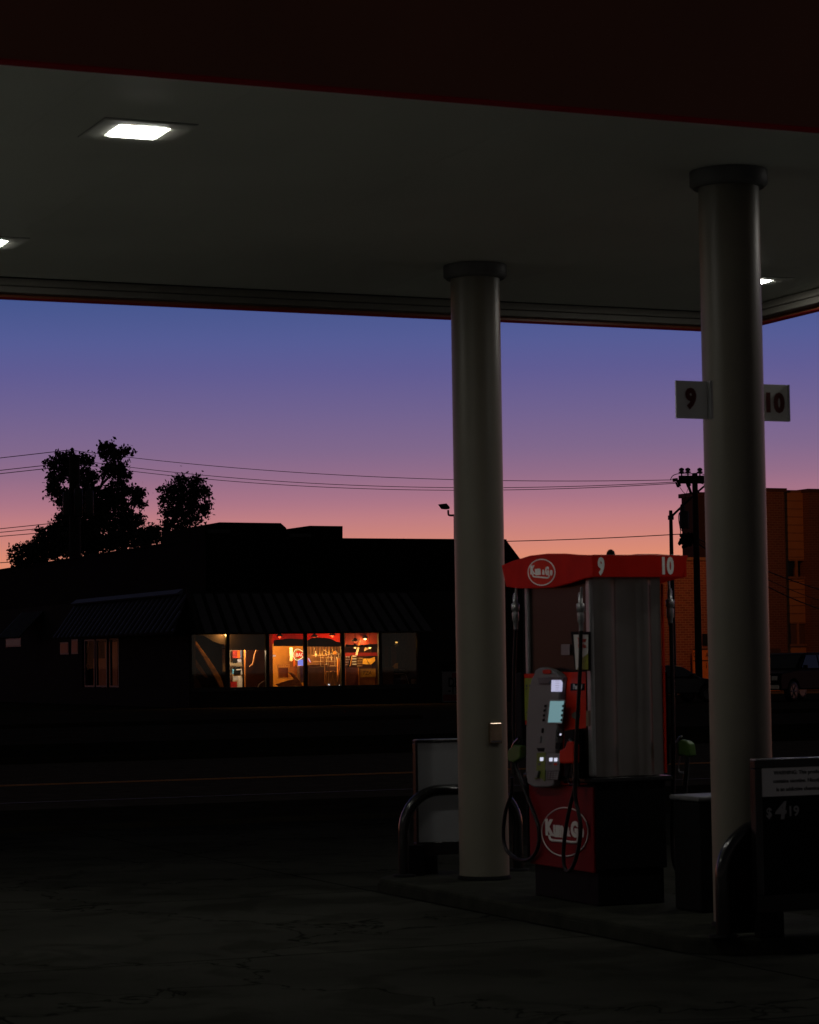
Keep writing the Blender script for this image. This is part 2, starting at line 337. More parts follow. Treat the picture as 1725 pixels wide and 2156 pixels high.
# number plates
for s,yy,(xa,ya,xb,yb),lab,tc_ in (('9',12.93,(1422,801,1484,881),'pale square plate with dark red 9 fixed to the near column','9'),('10',13.36,(1596,808.5,1661,888),'pale square plate with dark red 10 sticking out beside the near column','10')):
    a=onY(xa,ya,yy); c=onY(xb,yb,yy)
    t=thing('number_plate',lab,'number sign',(a.x,yy,c.z),'pump number plates on the near column')
    z1=a.z; z0=onY(xa,ya+79.5,yy).z if s=='9' else c.z
    MB().box((a.x,yy-.006,z0),(c.x+(.03 if s=='9' else 0),yy+.006,z1)).build('plate',mat('plate_white',(.90,.92,.88),.5,var=.04),t,bevel=.002)
    if s=='9': MB().box((c.x+.016,yy-.05,z0),(c.x+.03,yy-.007,z1)).build('bracket',alu,t)
    else: MB().box((c.x-.01,yy-.02,z0),(c.x,yy-.007,z1)).build('bracket',alu,t)
    cc=onY(1455,841,yy-.01) if s=='9' else onY(1629.5,850,yy-.01)
    if s=='9': text_mb(MB(),'9',.116,cc,sx=.88,bold=.008).build('numeral',mat('numeral_red',(.13,.012,.006),.5),t)
    else: text_mb(MB(),'10',.116,cc,sx=.90,bold=.008,spacing=1.1).build('numeral',mat('numeral_red',(.13,.012,.006),.5),t)

# ================================================================ fuel dispenser
X0,X1,Y0,Y1=7.665,8.215,14.57,15.56
d=thing('fuel_dispenser','red and steel fuel dispenser with lit screens and hanging hoses','fuel dispenser',(XI,15.06,HI))
B=(.0,)
# plinth, lower cabinet, upper cabinet
MB().box((X0+.03,Y0+.03,HI),(X1-.03,Y1-.03,.33)).build('plinth',black_matte,d,bevel=.01)
zd0=onX(1250,1838,X0).z; zd1=onX(1250,1652,X0).z
MB().box((X0+.015,Y0+.012,.33),(X1-.015,Y1-.012,.90)).build('lower_cabinet',black_matte,d,bevel=.012)
MB().box((X0,Y0+.03,zd0),(X0+.014,Y1-.02,zd1-.02)).build('lower_door',deep_red,d,bevel=.004)
ledge=MB().box((X0-.03,Y0-.01,.90),(X1+.03,Y1+.01,.935)).build('ledge',black,d,bevel=.01)
MB().box((X0+.02,Y0+.06,.935),(X1-.02,Y1-.02,2.26)).build('upper_cabinet',mat('cabinet_grey',(.016,.011,.007),.30,spec=.10,var=.25,scale=2),d,bevel=.01)
MB().box((X0-.002,Y0+.02,.94),(X0+.03,Y0+.085,2.24)).build('corner_post',alu,d,bevel=.012)
MB().box((X0-.002,Y1-.05,.94),(X0+.03,Y1,2.24)).build('corner_post',alu,d,bevel=.012)
# end panel: fluted stainless
end=MB(); N=72; prof=[]
for i in range(N+1):
    u=i/N; x=X0+.01+(X1-X0-.02)*u
    def fl(u,a,b,h): 
        return h*math.sin(PI*(u-a)/(b-a))**.8 if a<u<b else 0
    y=-(fl(u,0,.36,.034)+fl(u,.36,.66,-.014)+fl(u,.66,.86,.024))
    prof.append((x,Y0+.045+y))
vs=[(x,y,.94) for x,y in prof]+[(x,y,2.25) for x,y in prof]
vs+= [(x,Y0+.062,.94) for x,y in prof]+[(x,Y0+.062,2.25) for x,y in prof]
n=N+1
end.add(vs,[(i,i+1,n+i+1,n+i) for i in range(N)],True); end.add(vs,[(i,2*n+i,2*n+i+1,i+1) for i in range(N)]+[(n+i,n+i+1,3*n+i+1,3*n+i) for i in range(N)])
end.build('end_panel',steel,d)
MB().box((X1-.004,Y0+.03,.95),(X1+.006,Y0+.05,2.2)).build('side_trim',red,d)
# valance cap
XP=7.62; XQ=8.325; YQ=14.465
def zc1(zx,zy): return (1042.3+.2441*zx,1131.8+.2441*zy)
out=[(840,150),(720,148),(600,138),(450,138),(300,155),(150,200),(55,240),(75,330),(95,425),(200,438),(350,438),(500,430),(640,395),(760,355),(840,340)]
P=[onX(*zc1(a,b_),XP) for a,b_ in out]
P=[Vector((XP,max(p.y,YQ),p.z)) for p in P]; P[0].y=YQ; P[-1].y=YQ
zt=P[0].z; zb=P[-1].z
yf_=max(p.y for p in P)
cap=MB()
cap.prism([(XP,p.y,p.z) for p in P],(.02,0,0)); 
cap.build('valance_panel',cap_red,d,bevel=.006)
MB().prism([(XQ-.02,p.y,p.z) for p in P],(.02,0,0)).build('valance_panel',cap_red,d,bevel=.006)
pe=onY(1435,1169,YQ); 
MB().add([(XP+.001,YQ-.004,zb),(XQ-.035,YQ-.004,zb),(XQ+.01,YQ-.004,zt),(XP+.001,YQ-.004,zt+.0),
          (XP+.001,YQ+.018,zb),(XQ-.035,YQ+.018,zb),(XQ+.01,YQ+.018,zt),(XP+.001,YQ+.018,zt)],[(0,1,2,3),(7,6,5,4),(0,4,5,1),(1,5,6,2),(2,6,7,3),(3,7,4,0)]).build('valance_end',cap_red,d,bevel=.004)
MB().box((XP+.024,YQ+.022,zb+.012),(XQ-.024,yf_-.05,zt-.012)).build('valance_core',black_matte,d)
MB().box((XP+.03,YQ+.03,zt-.01),(XQ-.03,yf_-.1,zt+.004)).build('valance_lid',deep_red,d,bevel=.004)
vp=onY(1286,1162,15.0); MB().lathe((vp.x,15.0,zt),[(.030,.003),(.030,.03),(.026,.048),(.014,.060),(.004,.064)],20).build('vent_cap',black_matte,d)
# numerals on the valance end
c=onY(1266,1194,YQ-.006); text_mb(MB(),'9',.108,c,sx=.62,bold=.007).build('numeral',cap_letter,d)
c=onY(1404.5,1193,YQ-.006); text_mb(MB(),'10',.108,c,sx=.64,bold=.007,spacing=1.08).build('numeral',cap_letter,d)
# round badge (ring + lettering + underline) used twice
def badge(cx,cy,rx,ry,X,parent,mt,disc):
    U=lambda u,v,dx=0:onX(cx+u*rx,cy-v*ry,X-dx)
    g=MB(); g.prism([U(math.cos(2*PI*i/48),math.sin(2*PI*i/48)) for i in range(48)],(-.004,0,0)); bd=g.build('badge',disc,parent)
    MB().tube([U(.975*math.cos(2*PI*i/48),.975*math.sin(2*PI*i/48),.005) for i in range(49)],.0042,6).build('badge_ring',mt,bd)
    g=MB(); H=(U(0,.5)-U(0,-.5)).z
    def T(s,u,v,h,sx,b_=.03): text_mb(g,s,h*H,U(u,v,.007),'X-',sx=sx,bold=b_*H,ext=.003)
    T('K',-.68,.15,.62,1.15,.05); T('um',-.28,.09,.62,.84,.05); T('&',.12,.0,.34,1.0,.04); T('G',.40,.07,.58,1.05,.05); T('o',.70,.02,.50,.95,.05)
    P_=smoothpath([U(-.66,-.12,.007),U(-.62,-.28,.007),U(-.5,-.34,.007),U(0,-.38,.007),(U(.42,-.42,.007)),U(.53,-.36,.007),U(.55,-.18,.007)],5)
    g.tube(P_,H*.055,6)
    g.build('lettering',mt,bd)
badge(1140.6,1205,28.8,28.0,XP-.001,d,cap_letter,mat('badge_red_lit',(.5,.03,.01),.5,spec=.1,emit=(.6,.012,.004),es=.04))
badge(1190,1751.5,50,52.5,X0-.001,d,letter_white,mat('badge_red',(.19,.001,.002),.5,spec=.2))
# control console on the -X face
XF=X0-.002
def zk(zx,zy): return (1094.9+.1343*zx,1368.6+.1343*zy)
def fx(zx,zy,X=None): 
    return onX(*zk(zx,zy),X if X is not None else XF)
def plate(name,zpts,X,th,m,parent,bevel=.002,**k):
    pts=[onX(*zk(a,b_),X) for a,b_ in zpts]
    return MB().prism(pts,(-th,0,0)).build(name,m,parent,bevel=bevel,**k)
plate('red_panel',[(745,345),(1040,345),(1045,1225),(880,1240),(740,1290),(690,2090),(1060,2090),(1060,2110),(640,2110),(640,345)],XF,.004,red,d)
plate('red_panel',[(55,370),(285,370),(240,1120),(205,2100),(150,2100),(150,1175),(50,1170)],XF,.004,red,d)
plate('fuel_label',[(75,440),(250,440),(205,1105),(75,1105)],XF-.0045,.002,olive,d)
tx=MB()
for yy,hh in ((560,60),(610,30),(975,30)):
    for k in range(3):
        a=fx(95+k*50,yy,XF-.0068); tx.box((a.x-.0015,a.y-.022,a.z-hh*.1343/5289*16.5/2*.6),(a.x,a.y+.0,a.z+hh*.1343/5289*16.5/2*.6))
tx.build('label_print',dark_plastic,d)
con=plate('console',[(330,380),(345,315),(400,280),(480,268),(590,300),(690,355),(755,420),(735,620),(700,1200),(665,1900),(640,2120),(560,2150),(330,2150),(225,2090),(200,1900),(205,1200),(250,640),(290,450)],XF-.004,.055,grey_plastic,d,bevel=.012)
XK=XF-.0595
plate('badge_plate',[(365,320),(400,305),(470,305),(498,320),(498,360),(470,375),(390,375),(365,360)],XK,.006,red,con)
a=fx(430,341,XK-.0075); text_mb(MB(),'24',.011,a,'X-',bold=.0003).build('badge_numerals',letter_white,con) if False else None
plate('display_hood',[(300,430),(715,430),(700,520),(670,470),(500,470),(470,530),(320,530)],XK,.012,dark_plastic,con)
s1=plate('display',[(505,455),(675,455),(662,652),(498,652)],XK,.004,mat('screen_lilac',(.1,.1,.12),.2,emit=(.42,.43,.62),es=.95),con,bevel=0)
tx=MB()
for k in range(5):
    a=fx(585,485+k*36,XK-.0045); tx.box((a.x-.001,a.y-.03,a.z-.0012),(a.x,a.y+.026,a.z+.0012))
tx.build('display_digits',mat('lcd_ink',(.02,.02,.03),.5,emit=(.16,.16,.25),es=.9),s1)
plate('display_bezel',[(455,775),(715,775),(672,1160),(418,1160)],XK,.004,mat('bezel_grey',(.22,.23,.23),.45),con)
plate('screen',[(478,800),(692,800),(655,1135),(443,1135)],XK-.0045,.002,mat('screen_cyan',(.05,.07,.08),.2,var=.3,emit=(.14,.28,.31),es=.85),con,bevel=0)
for k in range(4):
    for xs in ((408,395,388,380),(690,682,672,665)):
        cx_=xs[k]; cy_=(880,950,1025,1100)[k]
        plate('soft_key',[(cx_-12,cy_-18),(cx_+10,cy_-22),(cx_+8,cy_+14),(cx_-14,cy_+18)],XK,.008,black_matte,con,bevel=.001)
cr_=plate('card_reader',[(612,1285),(668,1285),(662,1370),(606,1370)],XK,.012,black_matte,con)
led=mat('key_light',(.2,.2,.2),.3,emit=(.66,.68,.85),es=.9)
plate('reader_light',[(630,1308),(652,1308),(650,1340),(626,1340)],XK-.0125,.002,led,cr_,bevel=0)
plate('receipt_slot',[(440,1245),(575,1245),(560,1600),(425,1600)],XK,.004,mat('slot_grey',(.16,.16,.17),.5),con)
plate('speaker_cover',[(300,1350),(345,1350),(335,1450),(290,1450)],XK,.008,grey_plastic,con)
plate('lock_plate',[(350,1225),(375,1225),(368,1300),(343,1300)],XK,.006,black_matte,con)
plate('card_slot',[(590,1450),(668,1450),(655,1550),(580,1550)],XK,.014,black_matte,con)
plate('recess',[(265,1535),(395,1535),(380,1590),(290,1590)],XK,.002,black_matte,con)
gp=plate('grade_panel',[(275,1610),(412,1610),(402,2060),(330,2000),(245,2030),(268,1850)],XK,.006,mat('grade_green',(.16,.22,.03),.5),con)
gw=plate('grade_panel',[(416,1620),(640,1620),(632,1890),(408,1890)],XK,.006,grey_plastic,con)
for q,(cx_,cy_) in enumerate(((345,1712),(490,1718),(566,1720))):
    plate('lit_button',[(cx_-24,cy_-28),(cx_+26,cy_-30),(cx_+22,cy_+26),(cx_-24,cy_+28)],XK-.0065,.004,led,gp if q==0 else gw,bevel=.002)
for (a_,b_) in ((300,1790),(470,1785),(550,1790),(600,1785)):
    plate('grade_label',[(a_-14,b_-18),(a_+30,b_-18),(a_+28,b_+18),(a_-16,b_+18)],XK-.0065,.001,dark_plastic if a_!=550 else red,con,bevel=0)
plate('handset',[(285,1890),(330,1895),(305,2000),(245,1998)],XK-.006,.02,grey_plastic,con,bevel=.006)
kp=plate('keypad',[(440,1895),(632,1895),(600,2035),(425,2035)],XK,.005,dark_plastic,con)
for i in range(4):
    for j in range(4):
        u=460+j*42-i*5; v=1908+i*31
        plate('key',[(u,v),(u+30,v),(u+27,v+22),(u-3,v+22)],XK-.0055,.004,mat('key_grey',(.20,.20,.21),.5),kp,bevel=0)
# pump label on red panel
pl=plate('pump_label',[(800,525),(1020,525),(1015,635),(795,635)],XF-.0045,.003,black_matte,d)
a=fx(905,580,XF-.0095); text_mb(MB(),'Pump 9',.034,a,'X-',sx=.9,bold=.0006).build('label_text',letter_white,pl)
MB().prism([onX(*zk(880+70*math.cos(i*PI/12),1025+55*math.sin(i*PI/12)),XF-.0045) for i in range(24)],(-.002,0,0)).build('round_sticker',mat('sticker_grey',(.11,.12,.10),.5),d)
plate('side_label',[(1040,950),(1110,950),(1105,1195),(1035,1195)],XF,.003,mat('label_tan',(.22,.17,.10),.5),d)
plate('notice_card',[(650,-90),(785,-90),(785,78),(650,78)],XF,.003,mat('card_grey',(.22,.19,.20),.5),d)
# topper frame with advert facing the customer
def z1(zx,zy): return (1042.3+.2441*zx,1131.8+.2441*zy)
fr=[onX(*z1(a,b_),XF-.07) for a,b_ in ((650,812),(815,812),(815,1150),(690,1150))]
tf=MB(); tf.prism(fr,(.012,0,0)).build('topper_frame',black_matte,d,bevel=.004)
tfo=bpy.data.objects['topper_frame']
cd=[onX(*z1(a,b_),XF-.0715) for a,b_ in ((682,838),(806,838),(806,1138),(702,1138))]
MB().prism(cd,(-.003,0,0)).build('advert',mat('advert_white',(.62,.62,.58),.5),tfo)
cd=[onX(*z1(a,b_),XF-.0755) for a,b_ in ((806,1000),(806,1138),(712,1138),(735,1075),(760,1035))]
MB().prism(cd,(-.002,0,0)).build('advert_picture',mat('advert_green',(.26,.27,.03),.5,var=.3,scale=30),tfo)
mbt=MB(); text_mb(mbt,'Try our',.031,onX(*z1(750,885),XF-.0765),'X-',sx=.86,bold=.0008); text_mb(mbt,'Burrito',.031,onX(*z1(752,935),XF-.0765),'X-',sx=.86,bold=.0008)
mbt.build('advert_text',mat('advert_red',(.6,.05,.02),.5),tfo)
# nozzles and hoses -------------------------------------------------
def hose(name_pts,X=None,top=None,label=None):
    pass
def swivel(c,parent,s=1):
    m=MB(); x,y,z=c
    m.lathe((x,y,0),[(.011*s,z+.12),(.016*s,z+.10),(.016*s,z+.05),(.028*s,z+.045),(.028*s,z+.0),(.020*s,z-.005),(.024*s,z-.02),(.024*s,z-.07),(.017*s,z-.08),(.015*s,z-.13)][::-1],16)
    m.build('breakaway',alu,parent)
def nozzle(parent,grip,cov,m_cov,spout_dir,flip=1):
    # grip: world point of the hand grip centre; nozzle hangs spout-up into boot
    g=Vector(grip); sd=Vector(spout_dir)
    nb=MB(); nb.tube(smoothpath([g+Vector((0,0,-.17))-sd*.02,g+Vector((0,0,-.06))-sd*.015,g+Vector((0,0,.05)),g+sd*.05+Vector((0,0,.11)),g+sd*.12+Vector((0,0,.13))],5),.022,10,r2=.016)
    nz=nb.build('nozzle',black,parent)
    lv=MB(); lv.tube(smoothpath([g+Vector((0,0,.03))+sd*.02,g+sd*.085+Vector((0,0,-.02)),g+sd*.08+Vector((0,0,-.11)),g+sd*.0+Vector((0,0,-.15))],5),.007,6); lv.build('lever_guard',alu,nz) if False else lv.build('lever_guard',black,nz)
    return nz
# near hose on the -X side
XH=XF-.10
def zz(zx,zy): return (1042.3+.2441*zx,1500+.2441*zy)
def hz(pts,X): return [onX(*zz(a,b_),X) for a,b_ in pts]
top=onX(1223,1238,XH); 
pth=[onX(1223,1322,XH),onX(1222,1400,XH)]+hz([(715,0),(700,300),(690,620),(655,780),(618,960),(592,1180),(598,1320),(625,1372),(662,1345),(695,1270),(728,1130),(740,980),(722,870),(695,740),(690,560)],XH)
h1=MB().tube(smoothpath(pth,6),.0135,10).build('hose',rubber,d)
MB().tube([onX(1225,1236,XH),onX(1223.5,1262,XH)],.009,8).build('hanger',alu,h1)
sw=onX(1223,1286,XH); swivel((sw.x,sw.y,sw.z),h1)
nz=nozzle(h1,onX(1212,1600,XF-.075),None,None,(0,.55,0))
MB().prism([onX(*zk(a,b_),XF-.11) for a,b_ in ((735,1425),(800,1440),(840,1500),(835,1780),(620,1785),(608,1720),(615,1570),(700,1530))],(.05,0,0)).build('nozzle_cover',red,h1,bevel=.012)
plate('nozzle_boot',[(830,1260),(990,1235),(1005,2000),(835,2000)],XF,.07,black_matte,d,bevel=.01)
plate('boot_rim',[(790,1290),(830,1270),(850,1420),(795,1430)],XF-.03,.02,alu,d,bevel=.004)
MB().tube(smoothpath([onX(1200,1617,XF-.09),onX(1196,1640,XF-.09),onX(1203,1652,XF-.09),onX(1214,1645,XF-.09)],5),.006,6).build('lever',black,h1)
# far hose on the -X side, hanging over the far end
XG=XF-.02
tp=onX(1085,1240,XG)
pth=[onX(1086,1305,XG),onX(1084,1330,XG)]+hz([(168,200),(166,600),(160,1000),(163,1500-0)],XG)[:0]
pth=[onX(1086,1326,XG),onX(1083,1400,XG),onX(1082,1500,XG),onX(1082,1540,XG),onX(1084,1590,XG),onX(1091,1634,XG)]
loop=hz([(145,560),(140,700),(92,860),(74,1040),(98,1180),(175,1255),(262,1278),(335,1235),(378,1130),(374,990),(335,870),(268,700),(215,560),(185,480)],XG)
h2=MB().tube(smoothpath(loop,6),.0135,10).build('hose',rubber,d)
MB().tube(smoothpath(pth,5),.0125,10).build('hose_drop',rubber,h2)
MB().tube([onX(1087,1238,XG),onX(1086.5,1262,XG)],.009,8).build('hanger',alu,h2)
sw=onX(1085.5,1285,XG); swivel((sw.x,sw.y,sw.z),h2)
g=onX(1084,1592,XG-.01)
nb=MB().tube(smoothpath([g+Vector((0,.02,-.13)),g+Vector((0,.02,-.03)),g+Vector((0,-.0,.07)),g+Vector((0,-.09,.12))],5),.02,10); nb.build('nozzle',black,h2)
MB().prism([onX(*p_,XG-.03) for p_ in ((1070,1577),(1082,1568),(1096,1570),(1094,1598),(1080,1606),(1070,1603),(1067,1590))],(.05,0,0)).build('nozzle_cover',green,h2,bevel=.012)
MB().box((X0-.03,Y1+.01,1.05),(X0+.06,Y1+.10,1.62)).build('nozzle_boot',black_matte,d,bevel=.01)
MB().box((X0-.0,Y1+.005,.35),(X0+.12,Y1+.03,2.2)).build('far_end_panel',black_matte,d,bevel=.006)
# hose on the +X side
XS=X1+.10
def s_(x,y,X=XS): return onX(x,y,X)
pth=[s_(1413,1312),s_(1415,1400),s_(1417,1500),s_(1418,1600),s_(1417,1690),s_(1416,1780),s_(1424,1830),s_(1440,1835),s_(1448,1780),s_(1443,1690)]
h3=MB().tube(smoothpath(pth,6),.015,10).build('hose',rubber,d)
MB().tube([s_(1408,1222),s_(1410,1256)],.009,8).build('hanger',alu,h3)
sw=s_(1411,1277); swivel((sw.x,sw.y,sw.z),h3,1.05)
XN=X1+.12
cv=MB().prism([onX(*p_,XN) for p_ in ((1423,1562),(1432,1557),(1444,1560),(1451,1567),(1454,1592),(1445,1594),(1438,1590),(1425,1592))],(.05,0,0)); cv.build('nozzle_cover',green,h3,bevel=.012)
MB().tube(smoothpath([onX(1447,1590,XN+.02),onX(1446,1620,XN+.02),onX(1443,1655,XN+.02),onX(1443,1695,XN+.02)],4),.017,8).build('nozzle',black,h3)
MB().tube(smoothpath([onX(1434,1592,XN+.02),onX(1429,1612,XN+.02),onX(1430,1625,XN+.02),onX(1441,1628,XN+.02)],4),.006,6).build('lever_guard',alu,h3)
MB().tube([onX(1424,1563,XN+.02),onX(1431,1552,XN+.02),onX(1436,1550,XN+.02)],.006,6).build('hook',alu,h3)
MB().box((X1+.001,Y0+.12,1.0),(X1+.08,Y0+.26,1.62)).build('nozzle_boot',black_matte,d,bevel=.01)

# ================================================================ waste bin between dispenser and near column
bt=thing('waste_bin','black waste bin with a grey rim beside the dispenser','waste bin',(8.2,14.03,HI))
MB().box((8.03,13.86,HI),(8.42,14.20,.80)).build('body',black_matte,bt,bevel=.02)
MB().box((8.015,13.84,.80),(8.44,14.22,.832)).build('rim',mat('rim_grey',(.13,.13,.13),.45,var=.1),bt,bevel=.012)
MB().box((8.12,13.852,.52),(8.34,13.859,.70)).build('flap',mat('flap_black',(.02,.02,.02),.6),bt)

# ================================================================ crash barriers and poster stands at the island ends
def barrier(y,label):
    t=thing('crash_barrier',label,'crash barrier',(XI,y,HI),'bent pipe guards at the island ends')
    x0,x1=7.455,8.405; z=.735; r=.30
    p=[(x0,y,HI)]+[(x0,y,.25)]
    for i in range(13): a=PI-PI/2*i/12; p.append((x0+r+r*math.cos(a),y,z-r+r*math.sin(a)))
    for i in range(13): a=PI/2-PI/2*i/12; p.append((x1-r+r*math.cos(a),y,z-r+r*math.sin(a)))
    p+=[(x1,y,.25),(x1,y,HI)]
    MB().tube(p,.042,20).build('bent_pipe',black,t)
    for xx in (x0,x1): MB().lathe((xx,y,0),[(.085,HI),(.085,HI+.015),(.05,HI+.02)],24).build('floor_flange',black_matte,t)
    return t
b1=barrier(17.42,'glossy black bent pipe guard beside the far column')
b1.location.x+=.085
b2=dup(b1,(XI,12.62,HI),'glossy black bent pipe guard at the near end of the island, by the price poster')
MB().box((7.49,17.40,HI),(7.615,17.44,.33)).build('infill_plate',black_matte,b1)
WL[b2.name]=Vector((XI,12.62,HI))
pp_=[(7.465,12.61,HI+.02),(7.465,12.61,.435)]+[(7.755+.29*math.cos(a),12.61,.435+.29*math.sin(a)) for a in [PI-PI/2*i/10 for i in range(11)]]+[(7.755,12.61,HI+.02)]
MB().prism(pp_,(0,.02,0)).build('infill_plate',black_matte,b2)
def stand(y,label,front):
    t=thing('poster_stand',label,'poster stand',(XI,y,HI))
    xa,xb=7.62,8.25
    z0,z1_=.34,1.10
    MB().box((xa,y-.02,z0),(xb,y+.02,z1_)).build('panel',grey_panel if not front else black_matte,t,bevel=.004)
    fr=MB(); w=.035 if front else .008
    fr.box((xa-.01,y-.03,z1_-w),(xb+.01,y+.03,z1_+.012)).box((xa-.01,y-.03,z0-.10),(xb+.01,y+.03,z0)).box((xa-.01,y-.03,z0),(xa+w,y+.03,z1_-w)).box((xb-w,y-.03,z0),(xb+.01,y+.03,z1_-w))
    fr.build('frame',black,t,bevel=.004)
    MB().box((xa,y-.035,HI),(xa+.16,y+.035,z0-.10)).build('leg',black_matte,t,bevel=.006)
    MB().box((xb-.16,y-.035,HI),(xb,y+.035,z0-.10)).build('leg',black_matte,t,bevel=.006)
    return t
st1=stand(17.55,'poster stand seen from its plain grey back beside the far column',False)
MB().box((7.62,17.518,1.1125),(8.25,17.58,1.118)).build('edge_strip',alu,st1)
st1.location.x+=.08
YS=12.52
st2=stand(YS,'black price poster stand with a nicotine warning card and $4.19',True)
yy=YS-.022
MB().box((7.615,YS-.033,1.1125),(8.255,YS+.03,1.119)).build('edge_strip',alu,st2)
a=onY((2650+950*.4174)/1.9,(2900+395*.4174)/1.9,yy); b_=onY((2650+950*.4174)/1.9,(2900+690*.4174)/1.9,yy)
wc=MB().box((a.x,yy-.003,b_.z),(8.21,yy,a.z)).build('warning_card',mat('warning_white',(.85,.85,.83),.5,var=.04),st2)
tx=MB(); hh=.021
for k,s in enumerate(('WARNING: This product','contains nicotine. Nicotine','is an addictive chemical.')):
    text_mb(tx,s,.023,(onY(1618,1700,yy).x+.205,yy-.0045,a.z-(a.z-b_.z)*(.24+.27*k)),sx=1.0,ext=.002,bold=.0004)
tx.build('warning_text',black_matte,wc)
pm=mat('price_grey',(.40,.40,.40),.5)
tx=MB(); zx=lambda q:onY((2650+q*.4174)/1.9,1700,yy).x; zv=lambda q:onY(1625,(2900+q*.4174)/1.9,yy).z
text_mb(tx,'$',.056,(zx(1020),yy-.003,zv(845)),sx=.95,ext=.002,bold=.002); text_mb(tx,'4',.098,(zx(1128),yy-.003,zv(832)),sx=1.05,ext=.002,bold=.005,shear=.15); text_mb(tx,'19',.058,(zx(1253),yy-.003,zv(838)),sx=1.0,ext=.002,bold=.002)
tx.build('price_text',pm,st2)

# ================================================================ restaurant across the street
YFc=97.0
XCr=onY(398,1400,YFc).x
rb=thing('restaurant','low dark restaurant with slanted ribbed awnings and lit windows','restaurant',(40,YFc,0))
zt_=3.0; zs=onY(640,1448,YFc).z
# front wall with window opening x: 402..890
def fx_(v): return onY(v,1400,YFc).x
xw0,xw1=fx_(402),fx_(884); xe=fx_(1104)
ztop=onY(640,1331,YFc).z
wl=MB()
wl.box((XCr,YFc,-.05),(xe,YFc+.3,zs)).box((XCr,YFc,ztop),(xe,YFc+.3,4.7)).box((XCr,YFc,zs),(xw0,YFc+.3,ztop)).box((xw1,YFc,zs),(xe,YFc+.3,ztop))
wl.box((xe-.3,YFc+.3,-.05),(xe,YFc+30,4.6))
# side wall (faces -X) with window strip openings
YW=lambda v:onX(v,1400,XCr).y
ys=[YW(252),YW(173)]; 
zsd=onX(210,1447,XCr).z; ztd=onX(210,1345,XCr).z
wl.box((XCr,YFc+.3,-.05),(XCr+.3,ys[0],4.7)).box((XCr,ys[1],-.05),(XCr+.3,YFc+36,4.7)).box((XCr,ys[0],-.05),(XCr+.3,ys[1],zsd)).box((XCr,ys[0],ztd),(XCr+.3,ys[1],4.7))
wl.build('wall',stucco,rb)
# upper mass
A=onY(433,1134,99); Bq=onY(1066,1137,99); Cq=onY(1104,1188,99)
up_=MB().prism([(A.x,99,4.6),(A.x,99,A.z),(Bq.x,99,Bq.z),(Cq.x,99,Cq.z),(Cq.x,99,4.6)],(0,42,0)).build('roof',roof_dark,rb)
MB().box((XCr+.3,YFc+.3,4.5),(xe-.3,99,4.6)).build('low_roof',roof_dark,rb)
MB().box((A.x-.05,98.95,A.z),(A.x+.25,141,A.z+.08)).box((A.x+.26,98.95,A.z),(Bq.x,99.2,A.z+.06)).build('roof_edge',roof_dark,up_)
# ribbed awnings
def awning(name,p0,p1,q0,q1,nr,m,rib,parent,flash=None,th=.06,rw=.05,rh=.05):
    # p0,p1 top edge; q0,q1 bottom edge
    p0,p1,q0,q1=[Vector(v) for v in (p0,p1,q0,q1)]
    nrm=(p1-p0).cross(q0-p0).normalized()
    if nrm.z<0: nrm=-nrm
    mb=MB(); mb.hexa([p0-nrm*th,p1-nrm*th,q1-nrm*th,q0-nrm*th,p0,p1,q1,q0]); o=mb.build(name,m,parent)
    mb=MB()
    for i in range(nr+1):
        t=i/nr; a=p0.lerp(p1,t); b=q0.lerp(q1,t); dd=(p1-p0).normalized()*rw/2
        mb.hexa([a-dd+nrm*.003,a+dd+nrm*.003,b+dd+nrm*.003,b-dd+nrm*.003,a-dd*.5+nrm*rh,a+dd*.5+nrm*rh,b+dd*.5+nrm*rh,b-dd*.5+nrm*rh])
    mb.build('ribs',rib,o)
    return o
yl=onX(163,1273,XCr).y; 
ztp=4.63
xo=1.15; T0=Vector((XCr-.02,YFc,ztp)); 
mb=MB(); A1_,B1_,C1_,D1_=Vector((XCr-.02,YFc,ztp)),Vector((XCr-.02,yl,ztp)),Vector((XCr-xo,yl,3.08)),Vector((XCr-xo,YFc-1.5,3.02))
dn=Vector((.05,0,-.06)); mb.hexa([A1_+dn,B1_+dn,C1_+dn,D1_+dn,A1_,B1_,C1_,D1_]); sa=mb.build('side_awning',awn_dark,rb)
mb=MB(); nr_=26
for i in range(nr_):
    y=YFc-1.4+(yl-YFc+1.3)*i/(nr_-1); t0=max(0,(YFc-y)/1.5)
    top_=Vector((XCr-.02-(xo-.02)*t0,y,ztp-(ztp-3.05)*t0)); bot_=Vector((XCr-xo,y,3.05)); dd=Vector((0,.085,0)); nn=Vector((-.05,0,.045))
    if t0<.95: mb.hexa([top_-dd,top_+dd,bot_+dd,bot_-dd,top_-dd*.4+nn,top_+dd*.4+nn,bot_+dd*.4+nn,bot_-dd*.4+nn])
mb.build('ribs',awn_m,sa)
MB().hexa([(XCr-.25,YFc+.6,ztp-.02),(XCr-.02,YFc+.6,ztp-.02),(XCr-.02,yl+.1,ztp-.02),(XCr-.25,yl+.1,ztp-.02),(XCr-.3,YFc+.6,ztp+.03),(XCr-.02,YFc+.6,ztp+.22),(XCr-.02,yl+.1,ztp+.22),(XCr-.3,yl+.1,ztp+.03)]).build('flashing',flash_m,sa)
fa=awning('front_awning',(XCr+.1,YFc-.02,4.63),(fx_(862),YFc-.02,4.63),(XCr+.1,YFc-1.5,3.02),(fx_(885),YFc-1.5,3.02),19,mat('awning_front',(.10,.10,.105),.8,spec=.1),mat('rib_dark',(.02,.02,.02),.8,spec=0),rb,rw=.17,rh=.05)
